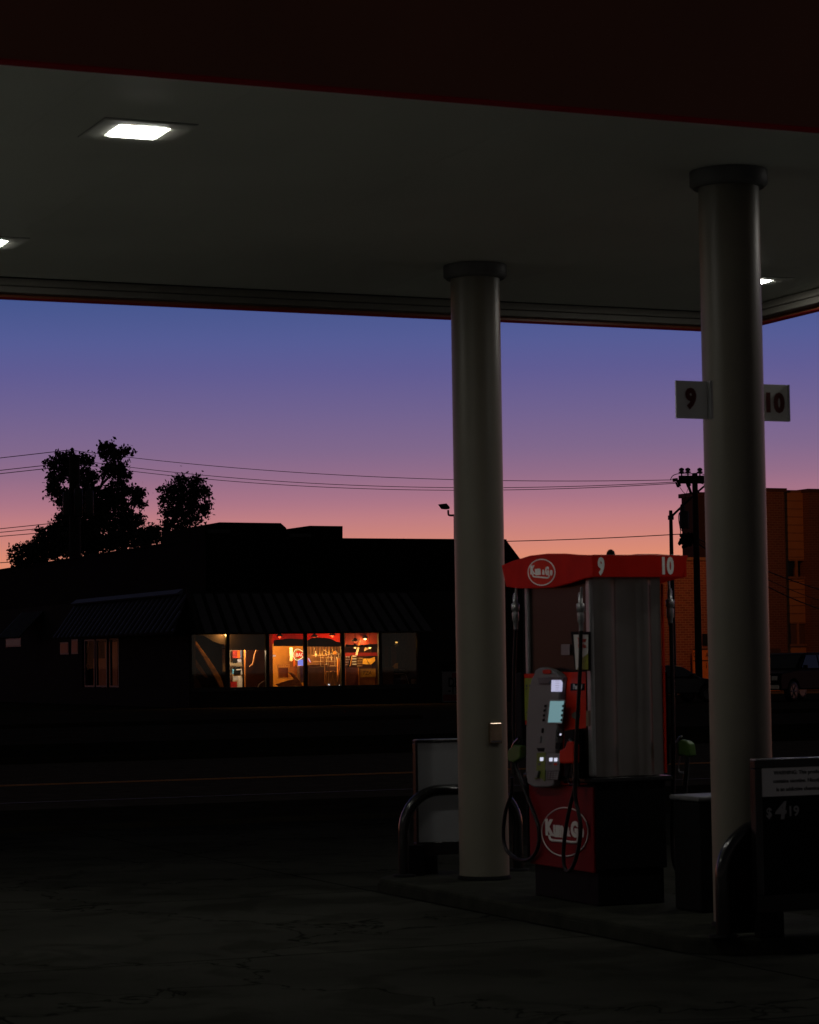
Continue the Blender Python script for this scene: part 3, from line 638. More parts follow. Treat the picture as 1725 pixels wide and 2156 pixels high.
MB().prism([(XCr-.12,YFc-.02,4.95),(XCr-.12,YFc-.02,3.0),(XCr-.12,YFc-1.5,2.95),(XCr-.12,YFc-.5,4.5)],(.16,0,0)).build('fin_wall',stucco,rb)
# farther small awning on the side wall
y0_,y1_=onX(92,1288,XCr).y,onX(50,1290,XCr).y
zz_=onX(70,1289,XCr).z
a2=awning('side_awning',(XCr-.02,y0_,zz_),(XCr-.02,y1_,zz_),(XCr-1.25,y0_,zz_-1.25),(XCr-1.25,y1_,zz_-1.25),9,awn_dark,mat('rib_grey',(.07,.07,.075),.45,metal=.4),rb,rw=.06,rh=.06)
MB().tube([(XCr-.0,y1_+.1,zz_+.03),(XCr-1.27,y1_+.1,zz_-1.22)],.05,6).build('edge_bar',flash_m,a2)
# front windows: six bays
edges=[402,481.5,565,645.5,723.5,802.5,884]
for i in range(6):
    xa,xb=fx_(edges[i]),fx_(edges[i+1])
    fr=MB(); w=.07; y0q=YFc+.06
    fr.box((xa,y0q,zs),(xa+w,y0q+.14,ztop)).box((xb-w,y0q,zs),(xb,y0q+.14,ztop)).box((xa+w,y0q,ztop-.06),(xb-w,y0q+.14,ztop)).box((xa+w,y0q,zs),(xb-w,y0q+.14,zs+.07))
    wo=fr.build('window',frame_dark,rb)
    MB().box((xa+w,y0q+.06,zs+.07),(xb-w,y0q+.068,ztop-.06)).build('pane',glass_clear,wo)
MB().box((xw0,YFc-.08,zs-.1),(xw1,YFc-.002,zs-.02)).build('sill',frame_dark,rb)
# interior shell
room=MB(); yb_=YFc+6.2
room.box((XCr+.32,yb_,-.02),(xe-.32,yb_+.1,3.6))
warm_wall=mat('warm_wood_panel',(.26,.12,.04),.6,var=.35,scale=1.4)
room.build('back_wall',warm_wall,rb)
MB().box((XCr+.32,YFc+.32,-.02),(xe-.32,yb_-.01,.0)).build('dining_floor',mat('dining_floor_tile',(.10,.05,.03),.5,var=.2),rb)
MB().box((XCr+.32,YFc+.32,3.3),(xe-.32,yb_-.01,3.38)).build('dining_ceiling',mat('dining_ceiling_red',(.33,.04,.02),.7,var=.3),rb)
MB().box((XCr+.32,YFc+.32,.0),(XCr+.4,yb_-.01,3.29)).box((fx_(884)+.4,YFc+.32,0),(fx_(884)+.48,yb_-.01,3.29)).build('partition',mat('brown_partition',(.10,.045,.02),.7,var=.3),rb)
# low wainscot of booths just inside the glass
# side windows with orange curtains behind, backlight put in as emission
sw_c=mat('glowing_curtain',(.30,.10,.03),.8,var=.2,scale=3,emit=(1,.24,.12),es=.010)
cols=[(176,197,1386),(200,223,1352),(229,248,1350)]
for (va,vb,vt) in cols:
    ya,ybb=YW(vb),YW(va)
    ztt=onX(210,vt,XCr).z
    fr=MB(); w=.09; X_=XCr+.05
    fr.box((X_,ya,zsd),(X_+.1,ya+w,ztd)).box((X_,ybb-w,zsd),(X_+.1,ybb,ztd)).box((X_,ya+w,ztd-.07),(X_+.1,ybb-w,ztd)).box((X_,ya+w,zsd),(X_+.1,ybb-w,zsd+.08))
    wo=fr.build('window',frame_dark,rb)
    MB().box((X_+.04,ya+w,zsd+.08),(X_+.046,ybb-w,ztd-.07)).build('pane',glass_dim,wo)
    MB().box((XCr+.5,ya-.1,.05),(XCr+.52,ybb+.1,ztt)).build('curtain',sw_c,wo)
MB().box((XCr+1.2,yb_+.2,0),(XCr+1.28,ys[1]+9,4)).build('corridor_wall',mat('dim_wall',(.05,.02,.01),.8),rb)
# clerestory window strips left of them
for (va,vb,ta,tb) in ((128,146,1352,1378),(152,166,1346,1377)):
    ya,ybb=YW(vb),YW(va)
    z0q,z1q=onX((va+vb)/2,tb,XCr).z,onX((va+vb)/2,ta,XCr).z
    wo=MB().box((XCr-.03,ya,z0q),(XCr-.004,ybb,z1q)).build('window',frame_dark,rb)
    MB().box((XCr-.04,ya+.1,z0q+.07),(XCr-.032,ybb-.1,z1q-.07)).build('pane',mat('dim_lit_pane',(.04,.012,.005),.6,emit=(.030,.0065,.0025),es=.45,var=.5,scale=.8),wo)
ya,ybb=YW(46),YW(14); z0q,z1q=onX(30,1362,XCr).z,onX(30,1344,XCr).z
wo=MB().box((XCr-.03,ya,z0q),(XCr-.004,ybb,z1q)).build('window',frame_dark,rb)
MB().box((XCr-.04,ya+.1,z0q+.07),(XCr-.032,ybb-.1,z1q-.07)).build('pane',mat('grey_lit_pane',(.035,.03,.028),.5,emit=(.03,.028,.026),es=.12,var=.5,scale=.8),wo)

# ---- interior things
def point(name,loc,col,e,r=.08):
    l=bpy.data.lights.new(name,'POINT'); l.energy=e; l.color=col; l.shadow_soft_size=r
    o=bpy.data.objects.new(name,l); COL.objects.link(o); o.location=loc; return o
def I(v,y,dp): return onY(v,y,YFc+dp)     # a point seen through the glass, dp metres inside
def card(name,v0,y0,v1,y1,dp,m,label,cat,th=.04,parent=None,group=None,bevel=0):
    a=I(v0,y0,dp); b=I(v1,y1,dp)
    mb=MB().box((a.x,YFc+dp,b.z),(b.x,YFc+dp+th,a.z))
    if parent: return mb.build(name,m,parent,bevel=bevel)
    return mb.build(name,m,loc=((a.x+b.x)/2,YFc+dp,b.z),bevel=bevel,**tagd(label,cat,group))
# hanging valances (fabric) over the bays
val_m=mat('valance_cloth',(.035,.020,.018),.9,var=.3,scale=2)
def valance(v0,v1,ytop,pts,dp,label):
    top_=[(v0,ytop),(v1,ytop)]
    P_=[I(v,y,dp) for v,y in [(v0,ytop)]+pts+[(v1,ytop)]]
    mb=MB().prism(P_,(0,.05,0)); mb.build('window_valance',val_m,loc=(P_[0].x,YFc+dp,P_[0].z),**tagd(label,'valance','dark cloth valances inside the restaurant windows'))
KK=lambda x,y:(389.5+.11595*x,1315.8+.11595*y)
LL=lambda x,y:(557.96+.11595*x,1315.8+.11595*y)
MM=lambda x,y:(715.9+.1648*x,1315.8+.1648*y)
def cardz(name,Z,x0,y0,x1,y1,dp,m,label='',cat='',**k): a=Z(x0,y0); b=Z(x1,y1); return card(name,a[0],a[1],b[0],b[1],dp,m,label,cat,**k)
def val(Z,pts,dp,label):
    P_=[I(*Z(*q),dp) for q in pts]; MB().prism(P_,(0,.05,0)).build('window_valance',val_m,loc=P_[0],**tagd(label,'valance','dark cloth valances inside the restaurant windows'))
def drape(Z,poly,dp,label,th=.1,m=None):
    P_=[I(*Z(*q),dp) for q in poly]; MB().prism(P_,(0,th,0)).build('drape',m or cur,loc=P_[0],bevel=.02,**tagd(label,'curtain'))
cur=mat('brown_drape',(.65,.27,.06),.85,var=.45,scale=3)
val(KK,[(80,130),(770,130),(770,360),(640,345),(520,300),(330,190),(150,175),(80,240)],.5,'dark cloth valance inside the leftmost lit window bay')
val(KK,[(820,130),(1480,130),(1480,455),(820,455)],.5,'dark cloth valance inside the bay with the bright kitchen opening')
val(LL,[(165,385),(170,275),(300,262),(455,245),(640,255),(725,262),(725,385)],.9,'dark cloth valance above the red neon sign')
val(LL,[(775,395),(775,285),(860,235),(1000,228),(1160,242),(1240,268),(1300,305),(1410,322),(1410,395)],.9,'dark arched cloth valance under the brightest red ceiling')
val(MM,[(75,280),(75,248),(250,262),(400,245),(505,240),(505,290),(320,282)],.9,'dark cloth valance above the yellow poster')
# bay 1
drape(KK,[(115,195),(170,250),(260,370),(400,560),(540,760),(660,960),(715,1130),(640,1130),(560,980),(440,780),(330,580),(220,400),(125,270)],.45,'long brown drape sweeping diagonally across the leftmost bay')
drape(KK,[(125,520),(200,620),(300,760),(430,960),(370,950),(280,850),(180,720)],.55,'short brown drape fold tucked low in the leftmost bay')
drape(KK,[(130,850),(220,960),(330,1160),(130,1160)],.6,'small brown drape corner at the foot of the leftmost bay',m=mat('drape_dim',(.10,.045,.02),.9))
cardz('brown_screen',KK,100,380,680,1160,2.2,mat('screen_brown',(.025,.010,.005),.8,var=.4,scale=2),'brown folding screen deep inside the leftmost bay','screen')
dr=thing('open_door','pale narrow door edge standing open beside the kitchen opening','door',I(473,1415,1.0))
cardz('door_leaf',KK,685,440,762,842,1.0,mat('pale_door',(.55,.36,.24),.6),parent=dr); cardz('door_closer',KK,685,375,758,415,1.0,paper,parent=dr)
# bay 2: kitchen opening
kb=thing('kitchen_counter','white kitchen counter glowing through the narrow opening','counter',I(500,1449,3))
cardz('counter_top',KK,865,898,1045,922,3.0,mat('butcher_top',(.60,.40,.14),.6),parent=kb)
cardz('counter_front',KK,970,925,1045,1155,3.0,mat('white_laminate',(.72,.66,.56),.5),parent=kb); cardz('drawer',KK,875,925,968,1000,3.01,mat('grey_drawer',(.55,.52,.50),.5),parent=kb)
cardz('red_door',KK,832,1030,950,1155,3.02,mat('kitchen_red',(.42,.012,.01),.5),parent=kb); cardz('side_panel',KK,825,900,868,1155,3.2,mat('kitchen_brown',(.14,.05,.02),.5),parent=kb)
cardz('kitchen_wall',KK,815,440,1060,1170,3.9,mat('kitchen_cream',(.62,.50,.30),.7,var=.2,scale=1),'cream kitchen wall behind the bright narrow opening','wall')
mh=thing('menu_board','red and orange menu board high in the kitchen opening','menu board',I(497,1384,3.4))
cardz('board',KK,868,462,1005,600,3.4,mat('menu_orange',(.85,.20,.008),.5),parent=mh); cardz('board_panel',KK,868,462,955,600,3.36,mat('menu_red',(.5,.03,.01),.5,var=.7,scale=4),parent=mh); cardz('board_edge',KK,1007,462,1030,605,3.38,mat('edge_blue',(.20,.25,.38),.4),parent=mh)
ca=thing('coffee_machine','dark coffee machine with a grey side on the kitchen shelf','coffee machine',I(497,1394,3.2))
cardz('body',KK,870,612,955,695,3.2,black_matte,parent=ca,bevel=.02); cardz('side',KK,960,622,1028,678,3.2,mat('pale_metal',(.45,.45,.50),.5),parent=ca)
sk=thing('cash_register','black till with a pale screen edge on the counter','cash register',I(500,1420,2.9))
cardz('body',KK,885,760,1015,895,2.95,black_matte,parent=sk,bevel=.03); cardz('screen_edge',KK,935,803,1038,820,2.9,paper,parent=sk); cardz('stand',KK,1022,822,1038,898,2.9,paper,parent=sk)
cardz('soap_bottle',KK,868,800,892,898,2.8,mat('glowing_blue_plastic',(.15,.50,.75),.3,emit=(.1,.45,.6),es=.12),'small pale blue bottle standing on the kitchen counter','bottle',th=.1,bevel=.03)  # bottle brightened by a faint emission
cardz('door_post',KK,1045,440,1075,1170,2.6,black_matte,'dark post on the right of the kitchen opening','post')
cardz('door_post',KK,1078,440,1104,1170,2.5,mat('amber_post',(.65,.22,.03),.5),'amber varnished post beside the dark post of the kitchen opening','post')
cardz('brown_booth_wall',KK,1106,440,1480,1170,2.0,mat('booth_brown',(.11,.032,.012),.7,var=.3,scale=2.5),'plain brown booth wall right of the kitchen opening','partition')
drape(KK,[(1320,400),(1355,440),(1290,520),(1275,640),(1240,740),(1170,760),(1235,700),(1265,540)],1.6,'thin tied drape hanging before the brown booth wall')
drape(KK,[(1320,1160),(1350,1080),(1420,1025),(1480,1000),(1480,1160)],1.2,'rounded brown bundle at the foot of the brown booth wall',m=mat('drape_dim',(.10,.045,.02),.9))
for v_,y0q_ in ((481.5,.5),(565,.5),(803,.6)):  # walls added to stop lamp spill between bays, slanted to stay hidden
    k_=fx_(v_)/YFc*(6.15-y0q_)*1.02; xq=fx_(v_)+.36*y0q_; MB().hexa([(xq-.03,YFc+y0q_,0),(xq+.03,YFc+y0q_,0),(xq+k_+.03,yb_-.03,0),(xq+k_-.03,yb_-.03,0),(xq-.03,YFc+y0q_,3.29),(xq+.03,YFc+y0q_,3.29),(xq+k_+.03,yb_-.03,3.29),(xq+k_-.03,yb_-.03,3.29)]).build('partition',mat('brown_partition',(.10,.045,.02),.7,var=.3),rb)
# red soffit behind the valances, lit by the red lamps
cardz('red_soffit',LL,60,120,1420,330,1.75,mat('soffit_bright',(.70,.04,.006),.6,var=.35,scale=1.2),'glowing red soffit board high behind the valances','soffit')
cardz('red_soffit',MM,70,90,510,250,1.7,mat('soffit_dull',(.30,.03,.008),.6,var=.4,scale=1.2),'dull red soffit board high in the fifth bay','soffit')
# bay 3
amber=mat('amber_panel',(.50,.25,.045),.6,var=.30,scale=1.2)
cardz('amber_wall',LL,70,330,730,1170,4.2,amber,'amber wood wall behind the neon sign bay','partition')
cardz('amber_post',LL,78,130,150,1170,1.2,mat('amber_post_b',(.42,.20,.04),.6,var=.2),'broad amber post at the left edge of the neon sign bay','post')
cb=thing('glass_cabinet','low glass cabinet with gold trim standing in the neon sign bay','cabinet',I(600,1430,2.4))
cardz('case',LL,245,775,430,965,2.4,mat('cabinet_brown',(.24,.10,.02),.4,var=.3,scale=4),parent=cb)
gold=mat('gold_trim',(.80,.60,.15),.45)
cardz('trim',LL,240,960,600,972,2.38,gold,parent=cb); cardz('trim',LL,240,775,250,962,2.36,gold,parent=cb); cardz('trim',LL,427,775,437,962,2.36,gold,parent=cb)
tx=MB(); text_mb(tx,'SELECT',.12,I(*LL(337,745),2.3),sx=1.15,bold=.004); tx.build('cabinet_sign',gold,cb)
cardz('wall_lamp',LL,138,545,200,575,1.8,mat('lamp_white',(.6,.6,.6),.4,emit=(.6,.5,.42),es=.6),'small pale wall lamp on the left of the neon sign bay','wall lamp',th=.1)
cardz('paper_strip',LL,455,412,505,655,2.8,mat('paper_strip',(.62,.52,.46),.6,var=.3,scale=3),'pale vertical paper strip hanging left of the neon sign','paper strip')
cardz('orange_banner',LL,508,500,552,750,3.2,mat('orange_banner',(.85,.22,.015),.6),'orange banner hanging behind the neon sign','banner')
drape(LL,[(440,860),(520,870),(560,930),(620,980),(700,1120),(730,1160),(330,1160),(200,1080),(430,1000),(540,980)],1.5,'tan drape bunched on the floor below the neon sign',m=mat('drape_tan',(.26,.13,.03),.9,var=.4))
NE=thing('neon_sign','lit red neon sign with pale outline in the amber window bay','neon sign',I(630,1380,.6))
neon_w=mat('neon_white',(.3,.3,.2),.3,emit=(1,.82,.42),es=1.3); neon_r=mat('neon_red',(.3,.02,.01),.3,emit=(1,.02,.01),es=1.6)
N=lambda zx,zy,dp=.6: I(*LL(zx,zy),dp)
outl=[(512,540),(525,500),(560,448),(610,440),(680,475),(725,520),(732,560),(690,590),(620,632),(570,638),(540,610),(515,565),(512,540)]
MB().tube(smoothpath([N(*q) for q in outl],4),.014,6).build('outline_tube',neon_w,NE)
MB().tube(smoothpath([N(525+ (a-512)*.86+15,540+(b_-540)*.80,.63) for a,b_ in outl],4),.012,6).build('outline_tube',mat('neon_gold',(.3,.2,.05),.3,emit=(1,.45,.05),es=.7),NE)
MB().prism([N(545,520,.66),N(565,480,.66),N(620,472,.66),N(700,510,.66),N(722,545,.66),N(700,580,.66),N(620,600,.66),N(565,585,.66)],(0,.02,0)).build('backing',mat('neon_backing',(.3,.02,.01),.5,emit=(.9,.012,.006),es=.9),NE)
tx=MB(); text_mb(tx,'i',.14,N(548,553,.55),sx=.8); text_mb(tx,'BAO',.16,N(640,545,.55),sx=.85); tx.build('letters',neon_w,NE)
cardz('lit_cooler',LL,645,630,740,738,1.0,mat('cooler_blue',(.1,.1,.3),.4,emit=(.24,.28,.90),es=.9,var=.3,scale=3),'small glowing blue cooler under the neon sign','cooler',th=.3)
cardz('trolley',LL,640,740,735,1045,1.6,mat('trolley_grey',(.22,.16,.16),.4,metal=.3,var=.3,scale=5),'grey steel trolley below the glowing blue cooler','trolley',th=.4,bevel=.04)
fs=thing('flag_sign','small striped lit sign just right of the neon sign','sign',I(650,1392,1.0))
MB().prism([N(780,590,1.0),N(812,600,1.0),N(845,700,1.0),N(782,665,1.0)],(0,.03,0)).build('panel',mat('flag_red',(.6,.05,.05),.5,emit=(.8,.10,.08),es=.5),fs)
MB().prism([N(782,600,.98),N(808,612,.98),N(835,680,.98),N(820,676,.98),N(795,630,.98)],(0,.015,0)).build('stripe',mat('flag_white',(.6,.6,.7),.5,emit=(.6,.65,.9),es=.7),fs)
# bay 4
cardz('slat_wall',LL,775,395,1412,720,4.0,mat('slat_wood',(.34,.19,.10),.5,var=.35,scale=3),'brown slatted wall behind the shelves of the fourth bay','partition')
for q in range(11): cardz('wall_batten',LL,800+q*56,398,806+q*56,530,3.95,mat('batten_dark',(.10,.05,.03),.6),'thin dark batten on the slatted wall of the fourth bay','batten',group='dark battens on the restaurant slatted wall')
sh=thing('bottle_shelf','metal shelf rack crowded with bottles in the fourth window bay','shelf rack',I(690,1405,2.6))
chrome=mat('chrome',(.65,.60,.50),.35,metal=.6)
for (x0,x1,y) in ((860,1130,548),(1000,1240,590),(1100,1400,530),(880,1100,660),(1050,1400,655),(1180,1400,735)): cardz('shelf',LL,x0,y,x1,y+8,2.6,mat('shelf_tan',(.50,.36,.22),.4),parent=sh)
for x in (1010,1080,1150,1270,1340): cardz('upright',LL,x,520,x+8,740,2.65,chrome,parent=sh)
MB().tube([N(1060,450,2.55),N(1150,505,2.55),N(1260,540,2.55)],.012,5).build('rail',chrome,sh); MB().tube([N(1280,465,2.55),N(1330,520,2.55),N(1390,535,2.55)],.02,5).build('rail',chrome,sh)
MB().prism([N(1245,525,2.5),N(1270,475,2.5),N(1310,505,2.5),N(1300,535,2.5)],(0,.1,0)).build('orange_box',mat('box_orange',(.60,.26,.06),.6),sh)
for k in range(16):
    v,y=LL(random.uniform(880,1380),random.choice((548,590,655,735)))
    a_=I(v,y,2.7); MB().lathe((a_.x,YFc+2.62+random.random()*.2,a_.z),[(.035,.03),(.035,.16),(.012,.2),(.012,.27)],8).build('bottle',mat('bottle_%d'%(k%3),[(.45,.32,.1),(.08,.05,.03),(.50,.46,.4)][k%3],.25),loc=(a_.x,YFc+2.7,a_.z),label='small bottle on the metal shelf rack in the fourth bay',category='bottle',group='bottles on the restaurant shelf rack')
cardz('bar_counter',LL,790,760,1412,1160,2.0,mat('bar_brown',(.055,.022,.012),.6,var=.4,scale=3),'dark brown bar counter under the shelves of the fourth bay','counter',bevel=.02)
for k,x in enumerate((1140,1205,1265)):
    v=LL(x,0)[0]
    t=thing('bar_stool',['wooden bar stool leftmost before the brown bar counter','wooden bar stool in the middle before the brown bar counter','wooden bar stool rightmost before the brown bar counter'][k],'bar stool',I(v,1448,1.2),'bar stools in the fourth window bay')
    a_=I(v,LL(0,860)[1],1.2); b2_=I(v+3.6,1447,1.2); st_=mat('stool_wood',(.34,.17,.06),.5)
    MB().box((a_.x,YFc+1.1,a_.z),(b2_.x,YFc+1.4,a_.z+.05)).build('seat',st_,t,bevel=.01)
    for (xx_,yy2) in ((a_.x,1.1),(b2_.x-.03,1.1),(a_.x,1.37),(b2_.x-.03,1.37)): MB().box((xx_,YFc+yy2,0),(xx_+.03,YFc+yy2+.03,a_.z-.001)).build('leg',st_,t)
drape(LL,[(1330,600),(1375,610),(1370,760),(1350,900),(1310,1060),(1295,1050),(1320,880)],1.6,'amber twisted drape at the right of the fourth bay')
cardz('bay_post',LL,1085,560,1102,1060,1.5,mat('amber_post_d',(.34,.18,.06),.5),'thin amber post at the left of the bar stools','post')
for q,(x,y) in enumerate(((1155,1080),(1168,1088),(1352,1098),(1410,1100))): cardz('tea_light',LL,x,y-8,x+12,y+8,1.0,mat('tea_glow',(.3,.3,.3),.3,emit=(1,.8,.45) if q>1 else (.8,.85,.9),es=1.1),'tiny lit tea light low in the fourth bay','tea light',group='tea lights low in the fourth bay')
# bay 5
rk=thing('tray_rack','rack of stacked pale trays beside the yellow poster','tray rack',I(740,1400,1.8))
tg,tt=mat('tray_grey',(.60,.46,.44),.4),mat('tray_tan',(.48,.28,.12),.5)
for k in range(4):
    cardz('tray',MM,80,400+k*34,125,414+k*34,1.8,tg,parent=rk); cardz('tray',MM,162,392+k*34,212,406+k*34,1.84,mat('tray_pale',(.75,.70,.72),.4),parent=rk); cardz('tray',MM,228,420+k*32,290,434+k*32,1.88,tt,parent=rk)
MB().prism([I(*MM(*q),1.7) for q in ((100,540),(118,540),(160,385),(142,385))],(0,.04,0)).build('upright',black_matte,rk)
MB().prism([I(*MM(*q),1.66) for q in ((128,530),(138,530),(164,390),(154,390))],(0,.04,0)).build('upright',mat('rack_amber',(.55,.26,.04),.5),rk)
MB().tube([I(*MM(212,385),1.5),I(*MM(232,290),1.5)],.05,6,r2=.045).build('leaning_pole',mat('pale_pole',(.75,.62,.42),.4),loc=I(*MM(212,385),1.5),**tagd('pale pole leaning up behind the tray rack','pole'))
MB().tube([I(*MM(234,285),1.5),I(*MM(262,172),1.5)],.045,6,r2=.012).build('flag_tip',mat('amber_tip',(.60,.30,.06),.4),loc=I(*MM(234,285),1.5),**tagd('thin amber spike rising above the pale pole','spike'))
drape(MM,[(325,290),(405,286),(370,310),(320,335)],1.9,'pale cloth bunting hanging over the yellow poster',m=mat('bunting',(.75,.55,.36),.8))
cardz('red_band',MM,75,355,505,395,2.4,mat('soffit_red',(.40,.015,.008),.6),'dark red soffit beam across the fifth bay','beam')
yp=thing('yellow_poster','bright yellow poster leaning inside the fifth window bay','poster',I(*MM(370,500),1.7))
MB().prism([I(*MM(*q),1.7) for q in ((300,430),(390,430),(448,408),(450,460),(400,505),(292,500))],(0,.03,0)).build('sheet',mat('poster_yellow',(.85,.50,.06),.6),yp)
MB().tube([I(*MM(340,430),1.69),I(*MM(356,470),1.69),I(*MM(380,505),1.69)],.010,5).build('crease',black_matte,yp)
cardz('counter_front',MM,75,545,232,790,1.3,mat('maroon_panel',(.12,.025,.025),.6,var=.3,scale=3),'maroon panel under the tray rack','partition')
db=thing('brown_banner','brown paper banner with crossed lines under the yellow poster','banner',I(775,1447,1.2))
cardz('sheet',MM,262,560,458,665,1.2,mat('banner_gold',(.40,.22,.03),.7,var=.4,scale=4),parent=db); cardz('lower_sheet',MM,255,667,450,790,1.22,mat('banner_brown',(.28,.11,.03),.7,var=.4,scale=3),parent=db)
tx=MB(); text_mb(tx,'TZA',.17,I(*MM(345,615),1.15),sx=.95,shear=.2); tx.build('banner_text',mat('banner_ink',(.07,.03,.01),.7),db)
cardz('bay_post',MM,236,545,252,790,1.1,mat('amber_post_e',(.60,.26,.04),.5),'thin amber post between the maroon panel and the brown banner','post')
cardz('bay_post',MM,503,545,513,790,1.1,mat('amber_post_f',(.48,.20,.04),.5),'thin amber post at the right edge of the brown banner','post')
# bay 6
for k,(v0,v1) in enumerate(((568,622),(657,722),(797,833))): cardz('wall_slat',MM,v0,272,v1,530,3.2,mat('slat_dim%d'%k,[(.14,.04,.025),(.24,.09,.045),(.14,.08,.03)][k],.6),['narrow dark brown slat at the left of the dim sixth bay','wide reddish slat in the dim sixth bay','thin olive slat at the right of the dim sixth bay'][k],'wall slat')
MB().prism([I(*MM(*q),1.6) for q in ((665,540),(715,490),(744,485),(742,558),(690,556))],(0,.03,0)).build('yellow_leaflet',mat('poster_yellow2',(.80,.42,.05),.6),loc=I(830,1405,1.6),**tagd('small yellow leaflet in the dim sixth bay','leaflet'))
ch=thing('metal_chair','dim metal chair with curved rails in the sixth bay','chair',I(845,1447,1.0))
MB().tube([I(*MM(760,570),1.0),I(*MM(828,570),1.0)],.014,6).build('back_rail',chrome,ch); MB().tube(smoothpath([I(*MM(690,626),1.0),I(*MM(815,624),1.0),I(*MM(850,650),1.0),I(*MM(880,760),1.0)],4),.014,6).build('frame',chrome,ch)
cardz('seat',MM,780,640,860,700,1.0,mat('chair_seat',(.16,.10,.07),.6),parent=ch,bevel=.01)
cardz('grey_bucket',MM,935,695,998,775,.8,mat('bucket_grey',(.36,.31,.26),.5),'small grey bucket at the right end of the windows','bucket',th=.25,bevel=.03)
cardz('brown_partition',MM,548,538,690,790,1.2,mat('dim_brown2',(.10,.04,.02),.7),'low dim brown partition in the sixth bay','partition')
# lamps inside: pendants carry the light, several added out of sight
def pendant(v,y,dp,col,e,label,es=3):
    p_=I(v,y,dp); t=thing('pendant_lamp',label,'pendant lamp',p_,'pendant lamps inside the restaurant')
    MB().lathe(p_,[(.10,-.02),(.16,.0),(.05,.10),(.02,.12)],16).build('shade',metal_dark,t)
    MB().tube([p_+Vector((0,0,.12)),(p_.x,p_.y,3.29)],.008,5).build('cord',black_matte,t)
    MB().lathe(p_,[(.02,-.085),(.05,-.07),(.06,-.04),(.02,-.022)],12).build('bulb',mat('bulb_%s'%label[:6],(.5,.4,.3),.3,emit=col,es=es),t)
    return point('bulb_light',p_+Vector((0,0,-.16)),col,e)
W1=(1,.52,.12); RD=(1,.07,.015)
pendant(769,1343,1.5,(1,.55,.2),7,'small lit pendant lamp high in the fifth bay',6)
pendant(589,1339,1.1,RD,7,'reddish pendant lamp glowing above the valance of the neon sign bay',3)
pendant(700,1337,1.1,RD,11,'reddish pendant lamp near the ceiling of the fourth bay',2)
pendant(662,1340,1.1,RD,4,'dim reddish pendant lamp at the left of the fourth bay',.6)
pendant(748,1349,1.2,RD,3,'dim reddish pendant lamp near the pale pole',.6)
pendant(610,1353,2.4,W1,150,'warm pendant lamp behind the valance above the neon sign',1)
pendant(690,1352,1.9,W1,75,'warm pendant lamp above the metal shelf rack',1)
pendant(500,1357,2.25,(1,.72,.45),95,'bright pendant lamp over the kitchen opening',3)
pendant(779,1361,1.05,(1,.55,.14),28,'warm pendant lamp before the yellow poster',1)
pendant(748,1361,1.1,(1,.6,.3),9,'warm pendant lamp before the tray rack',1)
pendant(470,1327,.28,W1,34,'dim pendant lamp in front of the diagonal drape',1)  # added lamp for the drape, hidden above the window head
pendant(520,1360,.8,W1,9,'dim pendant lamp before the brown booth wall',1)
pendant(835,1350,1.0,W1,.8,'dim pendant lamp in the sixth bay',1)

# drive-through sign on the restaurant wall
sg=thing('drive_through_sign','dark-topped white sign board with red stripes beside the windows','wall sign',onY(960,1485,YFc-.1))
def S3(zx,zy): return ((1360+zx*.313)/1.8997,(2500+zy*.313)/1.8997)
def scard(name,zx0,zy0,zx1,zy1,dp,m,par):
    a=onY(*S3(zx0,zy0),YFc-dp); b=onY(*S3(zx1,zy1),YFc-dp); return MB().box((a.x,YFc-dp,b.z),(b.x,YFc-dp+.03,a.z)).build(name,m,par)
sgm=scard('board',1305,590,1760,975,.12,mat('sign_board',(.17,.17,.17),.5),sg); scard('header',1310,460,1760,588,.14,black_matte,sg); scard('stripe',1430,612,1760,670,.125,mat('sign_red',(.16,.01,.015),.5),sgm); scard('stripe',1320,890,1760,960,.125,mat('sign_red',(.16,.01,.015),.5),sgm)
tx=MB(); text_mb(tx,'DRIVE',.40,onY(*S3(1530,735),YFc-.13),sx=.72,bold=.012); text_mb(tx,'-THRU',.36,onY(*S3(1530,830),YFc-.13),sx=.72,bold=.012); tx.build('lettering',black_matte,sgm)
# rooftop units
def zr(zx,zy): return (368.5+.4272*zx,1000+.4272*zy)
def unit(pts,Y,dep,label):
    P_=[onY(*zr(a,b_),Y) for a,b_ in pts]; t=thing('rooftop_unit',label,'rooftop unit',(P_[0].x,Y,P_[0].z),'boxy units on the restaurant roof')
    MB().prism(P_,(0,dep,0)).build('housing',roof_dark,t)
    a=P_[1]; b=P_[2]
    MB().box((a.x+.1,Y-.06,a.z-.35),(a.x+1.1,Y-.003,a.z-.2)).build('louvre',metal_dark,t)
unit([(150,322),(150,245),(220,233),(522,237),(550,262),(548,322)],101,6,'long dark rooftop unit with sloped left and right corners')
unit([(552,322),(552,266),(665,250),(827,252),(827,322)],100.5,5,'dark rooftop unit with a slanting left side, right of the longer one')
# roof floodlight mast
fp=onY(958,1135,100.5); fm=thing('roof_floodlight','tilted floodlight on a bent arm above the restaurant roof','floodlight',fp)
tp_=onY(957.5,1085,100.5)
MB().tube([fp,tp_],.05,8).build('mast',metal_dark,fm)
MB().tube(smoothpath([tp_,onY(948,1085,100.5),onY(944.5,1083,100.5),onY(944,1074,100.5)],4),.045,8).build('arm',metal_dark,fm)
hd=[onY(*zr(a,b_),100.4) for a,b_ in ((1312,143),(1340,140),(1356,158),(1354,168),(1328,166))]
MB().prism(hd,(0,.35,0)).build('lamp_head',metal_dark,fm,bevel=.02)

